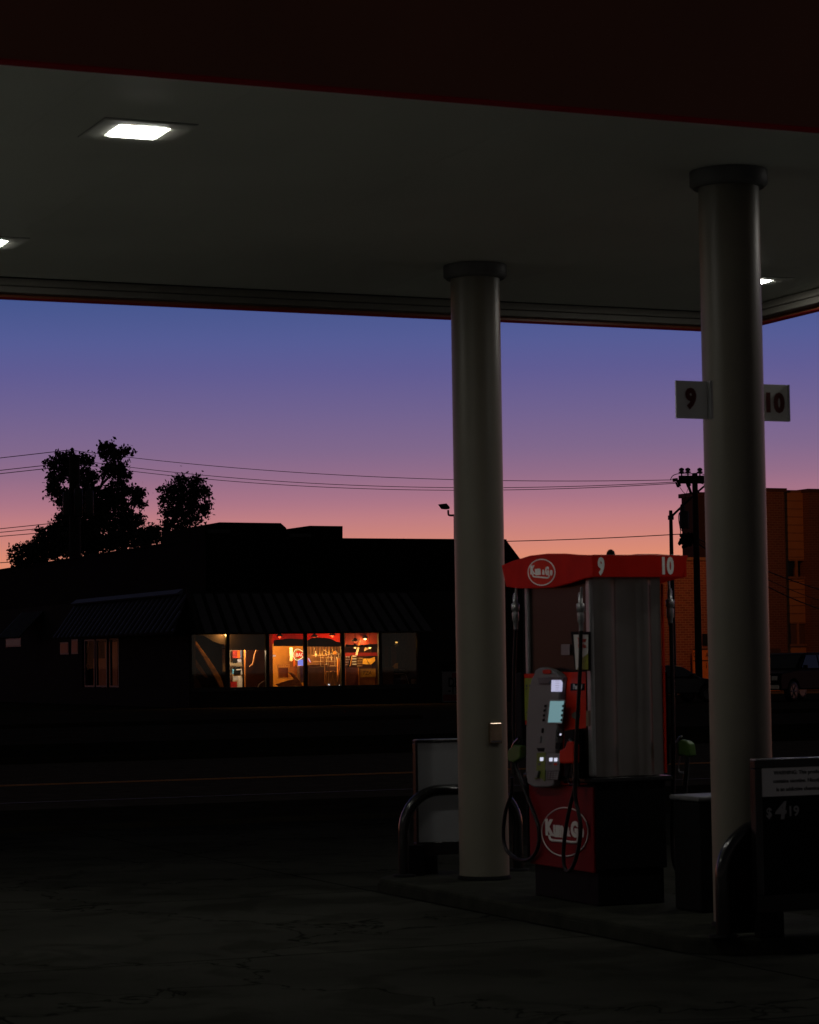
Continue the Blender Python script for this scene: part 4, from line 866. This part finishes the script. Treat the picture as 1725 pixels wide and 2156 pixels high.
# ================================================================ trees
def blobs(lst,zf,D,dep,n_scale,leaf,seed,maxz=None):
    rnd=random.Random(seed); V=[];Fc=[]
    for (cx,cy,rx,ry) in lst:
        n=int(rx*ry/ (math.pi)*n_scale*.16)+8
        for k in range(n):
            a=rnd.uniform(0,2*PI); rr=(rnd.random()**.42)*(1.04+rnd.gauss(0,.08))
            zx=cx+rx*rr*math.cos(a); zy=cy+ry*rr*math.sin(a)
            dz=rnd.uniform(-1,1)*dep*math.sqrt(max(0,1.2-rr*rr))
            c=atD(*zf(zx,zy),D+dz)
            # twig spray of leaves
            dirv=Vector((rnd.gauss(0,1),rnd.gauss(0,1),rnd.gauss(-.1,.7))).normalized(); L=rnd.uniform(.15,.6)
            for j in range(rnd.randint(3,7)):
                p=c+dirv*L*(j/6.)+Vector((rnd.gauss(0,.1),rnd.gauss(0,.1),rnd.gauss(0,.09)))
                s=leaf*rnd.uniform(.6,1.4); u=Vector((rnd.gauss(0,1),rnd.gauss(0,1),rnd.gauss(0,1))).normalized(); w=u.orthogonal().normalized()
                w=(w*math.cos(rnd.random()*6)+u.cross(w)*math.sin(rnd.random()*6)).normalized()
                k0=len(V); V+= [p-u*s,p+w*s*.5,p+u*s,p-w*s*.5]; Fc.append((k0,k0+1,k0+2,k0+3))
    mb=MB(); mb.v=V; mb.f=Fc; mb.sm=[False]*len(Fc); return mb
def z6(zx,zy): return (zx*.2808,894.8+zy*.2808)
DT=142
big=[(480,260,60,50),(400,300,45,35),(430,400,68,50),(400,490,40,50),(520,330,75,75),(640,270,50,45),(640,400,85,75),(800,185,48,55),(870,225,60,35),(950,190,36,26),(850,330,85,60),(935,380,48,34),(520,560,95,85),(700,560,135,95),(880,500,95,75),(1030,510,52,40),(1035,580,48,34),(850,650,155,85),(600,700,180,95),(480,770,100,60),(1000,720,85,50),(780,800,260,80),(650,880,260,50),(560,945,190,34),(820,905,170,36),(1000,870,120,34)]
def tree(name,lst,D,dep,ns,leaf,seed,trunk,limbs,label,group=None,zmin=None):
    b0=atD(*z6(*trunk[0]),D)
    base=Vector((b0.x,b0.y,0)); t=thing(name,label,'tree',base,group)
    pts=[base]+[atD(*z6(*q),D) for q in trunk]
    MB().tube(smoothpath(pts,4),.28,10,r2=.12).build('trunk',bark,t)
    mb=MB()
    for l in limbs: mb.tube(smoothpath([atD(*z6(*q),D+random.uniform(-.5,.5)) for q in l],4),.09,6,r2=.02)
    mb.build('limbs',bark,t)
    blobs([(a_,b_,c_*.88,d_*.9) for a_,b_,c_,d_ in lst],z6,D,dep,ns,leaf,seed).build('crown',leaf_a,t)
tree('tree',big,DT,3.0,.62,.12,3,[(700,900),(690,700),(700,560)],[[(700,600),(600,480),(500,350),(470,250)],[(700,600),(760,450),(800,300),(800,180)],[(690,700),(850,600),(950,520),(1050,500)],[(690,720),(560,600),(430,480)],[(760,450),(870,330),(940,200)],[(690,760),(560,760),(430,780)],[(700,740),(880,720),(1040,700)]],'tall black leafy tree silhouette behind the wooden pole')
low=[(150,940,60,28),(115,1000,36,34),(230,915,48,44),(320,850,40,50),(300,960,72,66),(395,800,45,45),(210,1020,80,38),(385,930,80,80),(150,1045,35,22),(295,790,18,22),(450,860,60,90)]
tree('tree',low,132,1.8,.7,.105,5,[(330,1060),(320,950)],[[(320,960),(240,930),(160,940)],[(320,950),(320,850),(300,790)],[(320,980),(390,900),(400,800)]],'low bushy tree silhouette spreading left above the restaurant roof')
lr=[(1140,790,40,30),(1182,800,30,32),(1130,850,50,30),(1070,830,50,52),(1100,870,60,20),(1190,850,16,14)]
tree('tree',lr,134,1.2,.9,.10,6,[(1100,900),(1105,840)],[[(1105,850),(1150,800),(1190,790)],[(1105,850),(1070,820)]],'small bushy tree silhouette low between the tall tree and the leaning one')
sm=[(1360,420,36,30),(1462,425,40,36),(1300,500,50,40),(1270,470,18,16),(1415,500,100,62),(1530,490,34,30),(1225,490,16,18),(1245,555,42,28),(1380,610,120,80),(1540,610,34,38),(1548,660,16,26),(1262,655,42,44),(1462,700,36,44),(1375,760,75,60),(1245,735,22,30),(1400,815,80,34),(1480,800,18,26),(1330,400,16,12),(1560,520,16,14)]
tree('tree',sm,136,1.8,.72,.10,9,[(1245,880),(1290,740),(1370,600)],[[(1290,740),(1400,620),(1500,500)],[(1370,600),(1370,420)],[(1330,660),(1260,560)]],'slender leaning tree silhouette standing alone beside the rooftop unit')

# ================================================================ utility poles, wires
def pole(vx,ytop,D,rad,label):
    t_=atD(vx,ytop,D); t=thing('utility_pole',label,'utility pole',(t_.x,t_.y,0)); MB().lathe((t_.x,t_.y,0),[(rad*1.35,0),(rad,t_.z)],16).build('pole',wood_pole,t); return t,t_
DL=128
pL,tL=pole(157,958,DL,.27,'thick wooden pole with three transformer drums before the tall tree')
MB().tube([tL,atD(152.5,947,DL)],.06,8).build('pole_top_pin',wood_pole,pL)
MB().lathe(atD(152.3,948,DL),[(.05,-.12),(.13,-.08),(.07,0),(.12,.05),(.03,.14)],10).build('insulator',metal_dark,pL)
for (v0,v1,y0,y1) in ((133,150,1036,1085),(157,174,1028,1086),(180,197.5,1032,1086)):
    a=atD((v0+v1)/2,y1,DL-.7); b=atD((v0+v1)/2,y0,DL-.7); r=(v1-v0)/2*DL/F*1.05
    tr=MB().lathe((a.x,a.y,0),[(r*.9,a.z),(r,a.z+.05),(r,b.z-.1),(r*.8,b.z)],20).build('transformer',mat('transformer_grey',(.018,.02,.018),.55),pL)
    MB().lathe((a.x,a.y,0),[(.06,b.z),(.09,b.z+.1),(.04,b.z+.25)],8).build('bushing',metal_dark,tr)
DR=108
pR,tR=pole(1463,997,DR,.12,'dark wooden pole with crossarm and transformer before the brick wall')
def q2(zx,zy): return ((2640+zx*.20408)/1.8997,(1860+zy*.20408)/1.8997)
def r_(zx,zy,dd=0): return atD(*q2(zx,zy),DR+dd)
mb=MB(); a=r_(378,300,-.15); b=r_(855,300,-.15); hgt=.14
mb.hexa([a+Vector((0,-.08,-hgt)),b+Vector((0,-.08,-hgt)),b+Vector((0,.05,-hgt)),a+Vector((0,.05,-hgt)),a+Vector((0,-.08,hgt+.06)),b+Vector((0,-.08,hgt+.06)),b+Vector((0,.05,hgt+.06)),a+Vector((0,.05,hgt+.06))]); mb.build('crossarm',wood_pole,pR)
for zx in (427,550,785):
    c=r_(zx,235,-.15); MB().lathe(c,[(.03,0),(.03,.15),(.14,.19),(.12,.23),(.06,.25),(.12,.29),(.10,.36),(.03,.40)],12).build('insulator',metal_dark,pR)
MB().tube([r_(530,320),r_(615,570)],.06,8).build('brace',metal_dark,pR)
MB().tube([r_(250,296),r_(350,285)],.07,8).tube([r_(350,290),r_(385,420)],.075,8).tube([r_(310,340),r_(345,430),r_(385,425)],.03,6).build('cutout_fuse',metal_dark,pR)
MB().tube([r_(540,320),r_(595,410)],.06,8).tube([r_(515,350),r_(548,440)],.03,6).build('cutout_fuse',metal_dark,pR)
mb=MB().tube(smoothpath([r_(205,300),r_(235,230),r_(290,190),r_(370,170),r_(430,165),r_(550,180),r_(620,170),r_(720,160),r_(800,165),r_(880,195)],4),.018,5)
mb.tube([r_(395,440),r_(450,520),r_(515,580)],.012,4).tube(smoothpath([r_(555,450),r_(520,560),r_(490,680),r_(465,760)],3),.012,4).tube([r_(725,470),r_(760,510),r_(775,560)],.012,4).tube([r_(720,340),r_(870,380)],.012,4)
mb.tube(smoothpath([r_(380,930),r_(365,1010),r_(375,1130),r_(395,1230),r_(410,1350),r_(450,1390),r_(510,1405)],4),.018,5).tube(smoothpath([r_(430,1250),r_(460,1330),r_(500,1400)],3),.018,5).tube(smoothpath([r_(400,1250),r_(440,1300),r_(500,1350),r_(555,1360)],3),.018,5)
mb.build('jumper_wires',black_matte,pR)
a=r_(480,1245,-.5); b=r_(480,905,-.5); r0=95*.20408/1.8997*DR/F
tr=MB().lathe((a.x,a.y,0),[(r0*.95,a.z),(r0,a.z+.05),(r0,b.z-.08),(r0*.85,b.z)],24).build('transformer',mat('transformer_grey',(.018,.02,.018),.55),pR)
for zx in (425,460): 
    c=r_(zx,905,-.5); MB().lathe(c,[(.05,-.05),(.08,.05),(.05,.1),(.08,.15),(.03,.3)],10).build('bushing',metal_dark,tr)
mb=MB()
for k in range(14):
    c=r_(540+random.uniform(-45,70),1450+random.uniform(-60,80),-.2); mb.tube(smoothpath([c,c+Vector((random.uniform(-.3,.3),0,random.uniform(-.25,.25))),c+Vector((random.uniform(-.3,.3),.1,random.uniform(-.3,.2))),c],4),.06,6)
mb.build('cable_bundle',black_matte,pR)
# overhead wires
def wire(a,b,sag,label,r=.015,name='overhead_wire'):
    a=Vector(a);b=Vector(b); pts=[a.lerp(b,i/40)+Vector((0,0,-4*sag*(i/40)*(1-i/40))) for i in range(41)]
    MB().tube(pts,r,5).build(name,black_matte,loc=a,**tagd(label,'wire','overhead wires between the poles'))
pinL=atD(152,948,DL)
wire(pinL,r_(290,290),.55,'topmost thin wire running from the left pole to the right pole')
wire(atD(158,968,DL),r_(380,330),.72,'middle thin wire of the three between the poles')
wire(atD(158,976,DL),r_(440,350),.75,'lowest thin wire of the three between the poles')
def lw(y0,y1,v1,dp,label): wire(atD(-60,y0+60*(y0-y1)/(v1),dp-8) if False else atD(-1300,y0+(y0-y1)/v1*1300,dp),atD(v1,y1,dp),.15,label,.02)
lw(962,947,151,DL,'highest wire leaving the left pole toward the photo edge')
lw(988,973,157,DL,'upper wire of the close pair leaving the left pole')
lw(995,980,157,DL,'lower wire of the close pair leaving the left pole')
lw(1111,1097,157,DL,'topmost of the three mid-height wires left of the tall tree')
lw(1118.5,1106,157,DL,'middle of the three mid-height wires left of the tall tree')
lw(1127,1116,157,DL,'lowest of the three mid-height wires left of the tall tree')
lw(1182.5,1176,157,DL,'thicker wire low over the restaurant roof at the left edge')
wire(atD(150,1105,DL),r_(550,1345),.6,'low wire passing behind the trees to the right pole',.02)
wire(r_(560,1345),onY(1790,1258,108),.3,'upper wire crossing the clay coloured facade',.03)
wire(r_(560,1400),onY(1790,1300,108),.5,'lower wire crossing the clay coloured facade',.03)
wire(r_(560,1370),onY(1790,1282,108),.4,'middle wire crossing the clay coloured facade',.018)

# ================================================================ street lamp with arm, sodium lit
DS=118
sb=atD(1412.5,1080,DS); sl=thing('street_lamp','slim street lamp post with long rising arm behind the dispenser','street lamp',(sb.x,sb.y,0))
MB().lathe((sb.x,sb.y,0),[(.15,0),(.13,.3),(.085,sb.z),(.08,sb.z+.12)],16).build('post',metal_dark,sl)
MB().lathe((sb.x,sb.y,0),[(.14,sb.z-.32),(.14,sb.z-.12)],16).build('collar',metal_dark,sl)
ae=atD(1530,990,DS)
MB().tube(smoothpath([Vector((sb.x,sb.y,sb.z-.2)),atD(1447,1056,DS),atD(1490,1018,DS),ae],5),.06,10,r2=.04).build('arm',metal_dark,sl)
lh=MB(); lh.lathe((0,0,0),[(.05,-.40),(.14,-.3),(.17,0),(.13,.3),(.04,.4)],16,'X'); 
for v in lh.v: v.z=max(v.z,-.05)*.7
lh.v=[v+ae+Vector((.35,0,0)) for v in lh.v]; lh.build('lamp_head',metal_dark,sl)
MB().lathe(ae+Vector((.35,0,-.12)),[(.03,-.05),(.11,-.03),(.14,.06)],16).build('lamp_glass',mat('sodium_glass',(.5,.3,.1),.3,emit=(1,.42,.08),es=12),sl)
lp=bpy.data.lights.new('sodium_lamp','SPOT'); lp.energy=900; lp.color=(1,.32,.09); lp.spot_size=math.radians(128); lp.spot_blend=.6; lp.shadow_soft_size=.12
lo=bpy.data.objects.new('sodium_lamp',lp); COL.objects.link(lo); lo.location=ae+Vector((.35,0,-.28)); lo.rotation_euler=(Vector((70,112,3.5))-lo.location).to_track_quat('-Z','Y').to_euler()

# ================================================================ brick buildings at the right
YBk=112
def bx_(v): return onY(v,1300,YBk).x
bb=thing('brick_building','orange brick building with clay cladding and dark brick piers','building',(60,YBk,0))
zl=onY(1440,1180,YBk).z
MB().box((bx_(1330),YBk,-.05),(bx_(1500),YBk+18,zl)).build('low_wing',brick_m,bb)
MB().box((bx_(1330)-.1,YBk-.12,zl),(bx_(1500),YBk+.3,zl+.16)).build('coping',mat('coping_stone',(.30,.17,.10),.7),bb)
zt1=onY(1470,1045,YBk+3).z
tw=MB().box((onY(1468,1100,YBk+3).x,YBk+3,zl-.1),(bx_(1600),YBk+4.6,zt1)).build('stair_tower',mat('tower_dark',(.045,.022,.018),.8,var=.2),bb)
MB().box((onY(1468,1100,YBk+3).x-.12,YBk+2.9,zt1),(bx_(1600),YBk+4.72,zt1+.22)).build('tower_cap',mat('cap_brown',(.06,.025,.018),.7),bb)
zp=onY(1635,1028,YBk-.6).z; zq=onY(1680,1037,YBk).z
for (v0,v1) in ((1560,1655),(1707,1800)):
    xa=onY(v0,1200,YBk-.6).x; xb=onY(v1,1200,YBk-.6).x
    pr=MB().box((xa,YBk-.6,-.05),(xb,YBk+1.5,zp-.18)).build('pier',brick_d,bb)
    MB().box((xa-.12,YBk-.72,zp-.18),(xb+.1,YBk+1.62,zp)).build('pier_cap',mat('cap_brown',(.06,.025,.018),.7),pr)
xa=onY(1655,1200,YBk-.6).x; xb=onY(1707,1200,YBk-.6).x; xb2=bx_(1712)
# clad bay with two window openings
w1z=(onY(1684,1214,YBk).z,onY(1684,1178,YBk).z); w2z=(onY(1684,1356,YBk).z,onY(1684,1311,YBk).z)
cx0,cx1=xa+.002,xb2
wx0,wx1=bx_(1659.5),bx_(1703)
m=MB()
z=-.05
for (za,zb_) in ((-.05,w2z[0]),(w2z[1],w1z[0]),(w1z[1],zq)): m.box((cx0,YBk,za),(cx1,YBk+.3,zb_))
for (za,zb_) in (w2z,w1z): m.box((cx0,YBk,za),(wx0,YBk+.3,zb_)).box((wx1,YBk,za),(cx1,YBk+.3,zb_))
cl=m.build('clad_bay',clad,bb)
m=MB()
zc_=.6
while zc_<zq-.1:
    if not any(a-.05<zc_<b+.05 for a,b in (w1z,w2z)): m.box((cx0+.01,YBk-.022,zc_),(cx1-.01,YBk-.002,zc_+.05))
    zc_+=.42
m.build('cladding_joint',mat('joint_brown',(.22,.10,.045),.8),cl)
MB().box((cx0,YBk-.06,zq),(cx1,YBk+.4,zq+.12)).build('clad_cap',mat('cap_tan',(.2,.1,.06),.7),cl)
for zz2,lit in ((w1z,1),(w2z,0)):
    xm=(wx0+wx1)/2
    wo=MB().box((wx0,YBk+.05,zz2[0]),(wx0+.07,YBk+.15,zz2[1])).box((wx1-.07,YBk+.05,zz2[0]),(wx1,YBk+.15,zz2[1])).box((xm-.06,YBk+.03,zz2[0]),(xm+.06,YBk+.15,zz2[1])).box((wx0+.07,YBk+.05,zz2[1]-.07),(xm-.061,YBk+.15,zz2[1])).box((xm+.061,YBk+.05,zz2[1]-.07),(wx1-.07,YBk+.15,zz2[1])).build('window',mat('win_frame_tan',(.25,.12,.06),.6),bb)
    MB().box((wx0+.07,YBk+.10,zz2[0]),(xm-.061,YBk+.11,zz2[1]-.07)).build('pane',glass_dim if lit else mat('blind_pane',(.10,.05,.025),.5),wo)
    MB().box((xm+.061,YBk+.10,zz2[0]),(wx1-.07,YBk+.11,zz2[1]-.07)).build('pane',glass_dim if lit else mat('blind_pane',(.10,.05,.025),.5),wo)
    MB().box((wx0-.1,YBk-.08,zz2[0]-.12),(wx1+.1,YBk-.003,zz2[0]-.001)).build('sill',mat('cap_tan',(.2,.1,.06),.7),wo)
    if lit:
        MB().box((wx0-1,YBk+2.4,zz2[0]-1),(wx1+1,YBk+2.5,zz2[1]+1)).build('dark_room',black_matte,wo)
        m=MB()
        for zx,zy in ((1125,893),(1123,925),(1260,898),(1170,845),(1295,842)):
            c=onY((2650+zx*.4638)/1.8997,(1850+zy*.4638)/1.8997,YBk+1.6); m.lathe(c,[(.01,-.05),(.05,0),(.01,.05)],8)
        m.build('reflection_beads',mat('reflection_glow',(.5,.5,.5),.3,emit=(.8,.75,.7),es=9),wo)  # glowing beads stand in for street lamp reflections in the panes
        m=MB(); c=onY((2650+1245*.4638)/1.8997,(1850+936*.4638)/1.8997,YBk+1.5); m.lathe(c,[(.01,-.05),(.05,0),(.01,.05)],8); 
# lit orange sign fascia pieces at ground level
og=mat('orange_board',(.80,.26,.04),.6,var=.1)
sb1=thing('storefront_board','pale orange storefront boards with dark lettering behind the cars','storefront board',(bx_(1485),YBk-.5,0))
a=onY(1459,1366,YBk-.5); b=onY(1500,1440,YBk-.5)
MB().box((a.x,YBk-.5,0),(b.x,YBk-.4,a.z)).build('board',og,sb1)
MB().box((a.x,YBk-.53,onY(1480,1391.5,YBk-.5).z),(b.x,YBk-.502,onY(1480,1390,YBk-.5).z)).box((a.x,YBk-.53,a.z-.05),(b.x,YBk-.502,a.z)).build('rail',metal_dark,sb1)
tx=MB(); text_mb(tx,'D',.24,onY(1464,1379,YBk-.54),sx=.7,shear=-.2); text_mb(tx,'A',.24,onY(1489,1379,YBk-.54),sx=.7); text_mb(tx,'i',.28,onY(1488,1402,YBk-.54)); tx.build('lettering',black_matte,sb1)
a=onY(1590,1367,YBk-.9); b=onY(1642,1400,YBk-.9); c=onY(1640,1352,YBk-.9)
sb2=thing('storefront_board','pale orange hanging board with a dark cross bracket right of the near column','storefront board',(a.x,YBk-.9,0))
MB().box((onY(1590,1377,YBk-.9).x,YBk-.9,0),(onY(1641,1377,YBk-.9).x,YBk-.8,onY(1620,1377,YBk-.9).z)).build('board',og,sb2)
MB().box((a.x,YBk-1.0,onY(1620,1376,YBk-.9).z),(onY(1642,1377,YBk-.9).x,YBk-.91,onY(1620,1366,YBk-.9).z)).build('canopy_band',mat('band_dark',(.05,.03,.02),.7),sb2)
MB().box((onY(1629,1390,YBk-.95).x-.04,YBk-.97,.6),(onY(1629,1390,YBk-.95).x+.04,YBk-.905,onY(1629,1378,YBk-.95).z)).box((onY(1622,1390,YBk-.95).x,YBk-.974,1.2),(onY(1636,1390,YBk-.95).x,YBk-.971,1.26)).build('bracket',black_matte,sb2)
# parking sign in front
pp=onY(1467,1395,104); ps=thing('parking_sign','small dark sign on a thin post before the orange storefront','parking sign',(pp.x+.9,104,0))
ox=onY(1469,1380,104)
MB().box((ox.x-.045,104,0),(ox.x+.045,104.06,onY(1469,1352,104).z)).build('post',metal_dark,ps)
a=onY((2600+1200*.1739)/1.8997,(2500+200*.1739)/1.8997,103.95); b=onY((2600+1310*.1739)/1.8997,(2500+480*.1739)/1.8997,103.95)
MB().box((a.x,103.9,b.z),(b.x+.1,103.95,a.z)).build('sign_plate',mat('sign_back',(.02,.018,.018),.6),ps)

# ================================================================ cars
def car(kind,loc,rz,paint,label):
    # local: nose toward -x, near side -y, z up; built round the origin then moved
    t=thing(kind,label,'car' if kind=='parked_sedan' else 'pickup truck',(0,0,0))
    if kind=='parked_sedan':
        L=4.7; W=.88; prof=[(-2.3,.35),(-2.35,.6),(-2.25,.78),(-1.2,.95),(1.75,1.0),(2.25,.95),(2.35,.6),(2.3,.35)]
        cab=[(-1.15,.94),(-.35,1.40),(.1,1.47),(.75,1.44),(1.75,1.0)]; wheels=(-1.42,1.38); R=.33
    else:
        L=5.8; W=.98; prof=[(-2.9,.45),(-2.95,.8),(-2.88,1.10),(-1.55,1.24),(2.75,1.20),(2.9,1.15),(2.9,.5)]
        cab=[(-1.6,1.22),(-.85,1.82),(-.6,1.88),(1.05,1.88),(1.25,1.78),(1.3,1.2)]; wheels=(-1.95,1.75); R=.40
    def side(pr): 
        out=[]
        bot=pr[0][1]
        out+=pr
        # wheel arches along the underside, from rear to front
        for wx in sorted(wheels,reverse=True):
            for i in range(9):
                a=PI*i/8; out.append((wx+(R+.06)*math.cos(a),max(bot,R+(R+.06)*math.sin(a)-.0)))
        return out
    pts=side(prof)
    body=MB().prism([(x,-W,z) for x,z in pts],(0,2*W,0)).build('body',paint,t,bevel=.05)
    g=MB(); k=.86; n=len(cab)
    lo_=[(x,-W+.04,z) for x,z in cab]; 
    A_=[(x,-W*(1 if z<1.3 else k)+.03,z) for x,z in cab]; B_=[(x,-y,z) for x,y,z in A_]
    g.add([Vector(v) for v in A_+B_],[tuple(range(n)),tuple(range(n,2*n))[::-1]]+[(i,n+i,n+(i+1)%n,(i+1)%n) for i in range(n)])
    cbn=g.build('cabin',paint,t,bevel=.05)
    # side glass and windscreen panes proud of the cabin
    gs=MB(); zlo=1.02 if kind=='parked_sedan' else 1.28; zhi=1.38 if kind=='parked_sedan' else 1.78
    if kind=='parked_sedan': q=[(-.95,zlo),(-.3,zhi),(.05,zhi+.02),(.0,zlo)],[(.1,zlo),(.15,zhi+.02),(.75,zhi),(1.3,zlo)]
    else: q=[(-1.3,zlo),(-.75,zhi),(.05,zhi),(.05,zlo)],[(.15,zlo),(.15,zhi),(1.0,zhi),(1.1,zlo)]
    def ys_(z): 
        f_=(z-.95)/.5 if kind=='parked_sedan' else (z-1.22)/.62
        return W-(W*(1-k))*max(0,min(1,f_*1.0))
    for poly in q:
        for s in (-1,1): MB().prism([(x,s*(ys_(z)+.0),z) for x,z in poly],(0,s*.006,0)).build('side_window',car_glass,t)
    c0,c1_=cab[0],cab[1]
    MB().hexa([Vector(v) for v in ((c0[0]+.08,-W*.82,c0[1]+.07),(c0[0]+.08,W*.82,c0[1]+.07),(c0[0]+.10,W*.82,c0[1]+.07),(c0[0]+.10,-W*.82,c0[1]+.07),(c1_[0]-.10,-W*.76,c1_[1]-.03),(c1_[0]-.10,W*.76,c1_[1]-.03),(c1_[0]-.06,W*.76,c1_[1]-.03),(c1_[0]-.06,-W*.76,c1_[1]-.03))]).build('windscreen',car_glass,t)
    if kind!='parked_sedan':
        MB().box((-2.97,-.55,.72),(-2.94,.55,1.02)).build('grille',chrome,t); MB().box((-3.02,-.92,.48),(-2.93,.92,.66)).build('bumper',chrome,t,bevel=.03)
    else: MB().box((-2.40,-.8,.38),(-2.33,.8,.55)).build('bumper',paint,t,bevel=.03)
    for s in (-1,1):
        xn=prof[1][0]; MB().box((xn-.01,s*W*.72-.13,prof[1][1]+.02),(xn+.12,s*W*.72+.13,prof[1][1]+.20)).build('headlight',mat('headlight_glass',(.7,.7,.68),.08,metal=.6),t,bevel=.02)
        xr=prof[-2][0]; MB().box((xr-.12,s*W*.85-.1,.75),(xr+.015,s*W*.85+.1,.95)).build('tail_light',mat('tail_red',(.3,.01,.01),.2),t,bevel=.01)
        MB().box((cab[0][0]+.35,s*(W+.02) if s>0 else -W-.18,zlo-.02),(cab[0][0]+.47,(W+.18) if s>0 else -W-.02,zlo+.12)).build('mirror',paint,t,bevel=.02)
        for wx in wheels:
            yc=s*(W-.12)
            w=MB().lathe((wx,yc,R),[(R*.72,-.11),(R*.97,-.10),(R,-.05),(R,.05),(R*.97,.10),(R*.72,.11)],28,'Y').build('wheel',rubber,t)
            rm=MB().lathe((wx,yc,R),[(R*.62,-.118),(R*.66,-.1),(R*.66,.1),(R*.62,.118)],28,'Y')
            for i in range(6): a=PI/3*i; rm.tube([(wx,yc+s*.12,R),(wx+R*.6*math.cos(a),yc+s*.122,R+R*.6*math.sin(a))],.025,5)
            rm.build('rim',mat('rim_alloy',(.16,.16,.17),.3,metal=.9),w)
    t.location=loc; t.rotation_euler=(0,0,rz)
    return t
cp=onY(1402,1480,86.5); car('parked_sedan',(cp.x,86.5,0),PI,mat('sedan_paint',(.02,.024,.032),.25,coat=.6),'dark parked sedan partly hidden behind the dispenser hose')
tp2=onZ(1655,1478,0); car('parked_truck',(tp2.x+1.9,tp2.y+2.2,0),math.radians(28),mat('truck_paint',(.008,.009,.010),.4,spec=.06),'dark parked pickup truck with bright grille right of the near column')

# ================================================================ world: dusk sky, bright band in the west, dark overhead
wd=bpy.data.worlds.new('World'); scene.world=wd; wd.use_nodes=True; nt=wd.node_tree; bg=nt.nodes['Background']
def lin(c): 
    c=c/255; return c/12.92 if c<=.04045 else ((c+.055)/1.055)**2.4
tc=nt.nodes.new('ShaderNodeTexCoord'); sp=nt.nodes.new('ShaderNodeSeparateXYZ'); nt.links.new(tc.outputs['Generated'],sp.inputs[0])
rs=nt.nodes.new('ShaderNodeMapRange'); rs.inputs['From Min'].default_value=-.05; rs.inputs['From Max'].default_value=1; nt.links.new(sp.outputs['Z'],rs.inputs['Value'])
sq=nt.nodes.new('ShaderNodeMath'); sq.operation='POWER'; sq.inputs[1].default_value=.5; nt.links.new(rs.outputs[0],sq.inputs[0])
def ramp(stops):
    r=nt.nodes.new('ShaderNodeValToRGB'); e=r.color_ramp.elements
    while len(e)>1: e.remove(e[-1])
    for i,(el,c) in enumerate(stops):
        p=math.sqrt(max(0,(el+.05)/1.05)); 
        x=e[0] if i==0 else e.new(p)
        x.position=p; x.color=(lin(c[0]),lin(c[1]),lin(c[2]),1)
    nt.links.new(sq.outputs[0],r.inputs['Fac']); return r
west=ramp([(-.05,(10,8,8)),(-.004,(150,80,50)),(.0,(232,140,92)),(.030,(228,144,104)),(.041,(222,140,112)),(.0495,(206,132,121)),(.0575,(190,125,130)),(.0644,(170,116,134)),(.0745,(146,108,136)),(.0845,(128,103,139)),(.100,(111,97,143)),(.1154,(95,91,146)),(.128,(84,91,148)),(.145,(68,85,140)),(.20,(54,62,98)),(.35,(38,39,52)),(.6,(28,27,30)),(1,(24,23,24))])
east=ramp([(-.05,(6,6,6)),(0,(74,66,58)),(.06,(66,60,58)),(.15,(48,45,46)),(.35,(32,31,34)),(.6,(26,25,27)),(1,(24,23,24))])
# azimuth weight
nr=nt.nodes.new('ShaderNodeVectorMath'); nr.operation='DOT_PRODUCT'; az=math.radians(26); nr.inputs[1].default_value=(math.sin(az),math.cos(az),0)
nt.links.new(tc.outputs['Generated'],nr.inputs[0])
mr=nt.nodes.new('ShaderNodeMapRange'); mr.interpolation_type='SMOOTHSTEP'; mr.inputs['From Min'].default_value=.0; mr.inputs['From Max'].default_value=.95; nt.links.new(nr.outputs['Value'],mr.inputs['Value'])
mx=nt.nodes.new('ShaderNodeMix'); mx.data_type='RGBA'; nt.links.new(mr.outputs[0],mx.inputs[0]); nt.links.new(east.outputs[0],mx.inputs[6]); nt.links.new(west.outputs[0],mx.inputs[7])
nt.links.new(mx.outputs[2],bg.inputs['Color']); bg.inputs['Strength'].default_value=1.0

# ================================================================ render settings
vs_=scene.view_settings; vs_.view_transform='Standard'; vs_.look='None'; vs_.exposure=0; vs_.gamma=1
scene.cycles.use_denoising=True
try: scene.cycles.denoiser='OPENIMAGEDENOISE'
except Exception: pass
scene.cycles.max_bounces=6; scene.cycles.transparent_max_bounces=12; scene.cycles.sample_clamp_indirect=3
scene.cycles.use_adaptive_sampling=True; scene.cycles.adaptive_threshold=.01
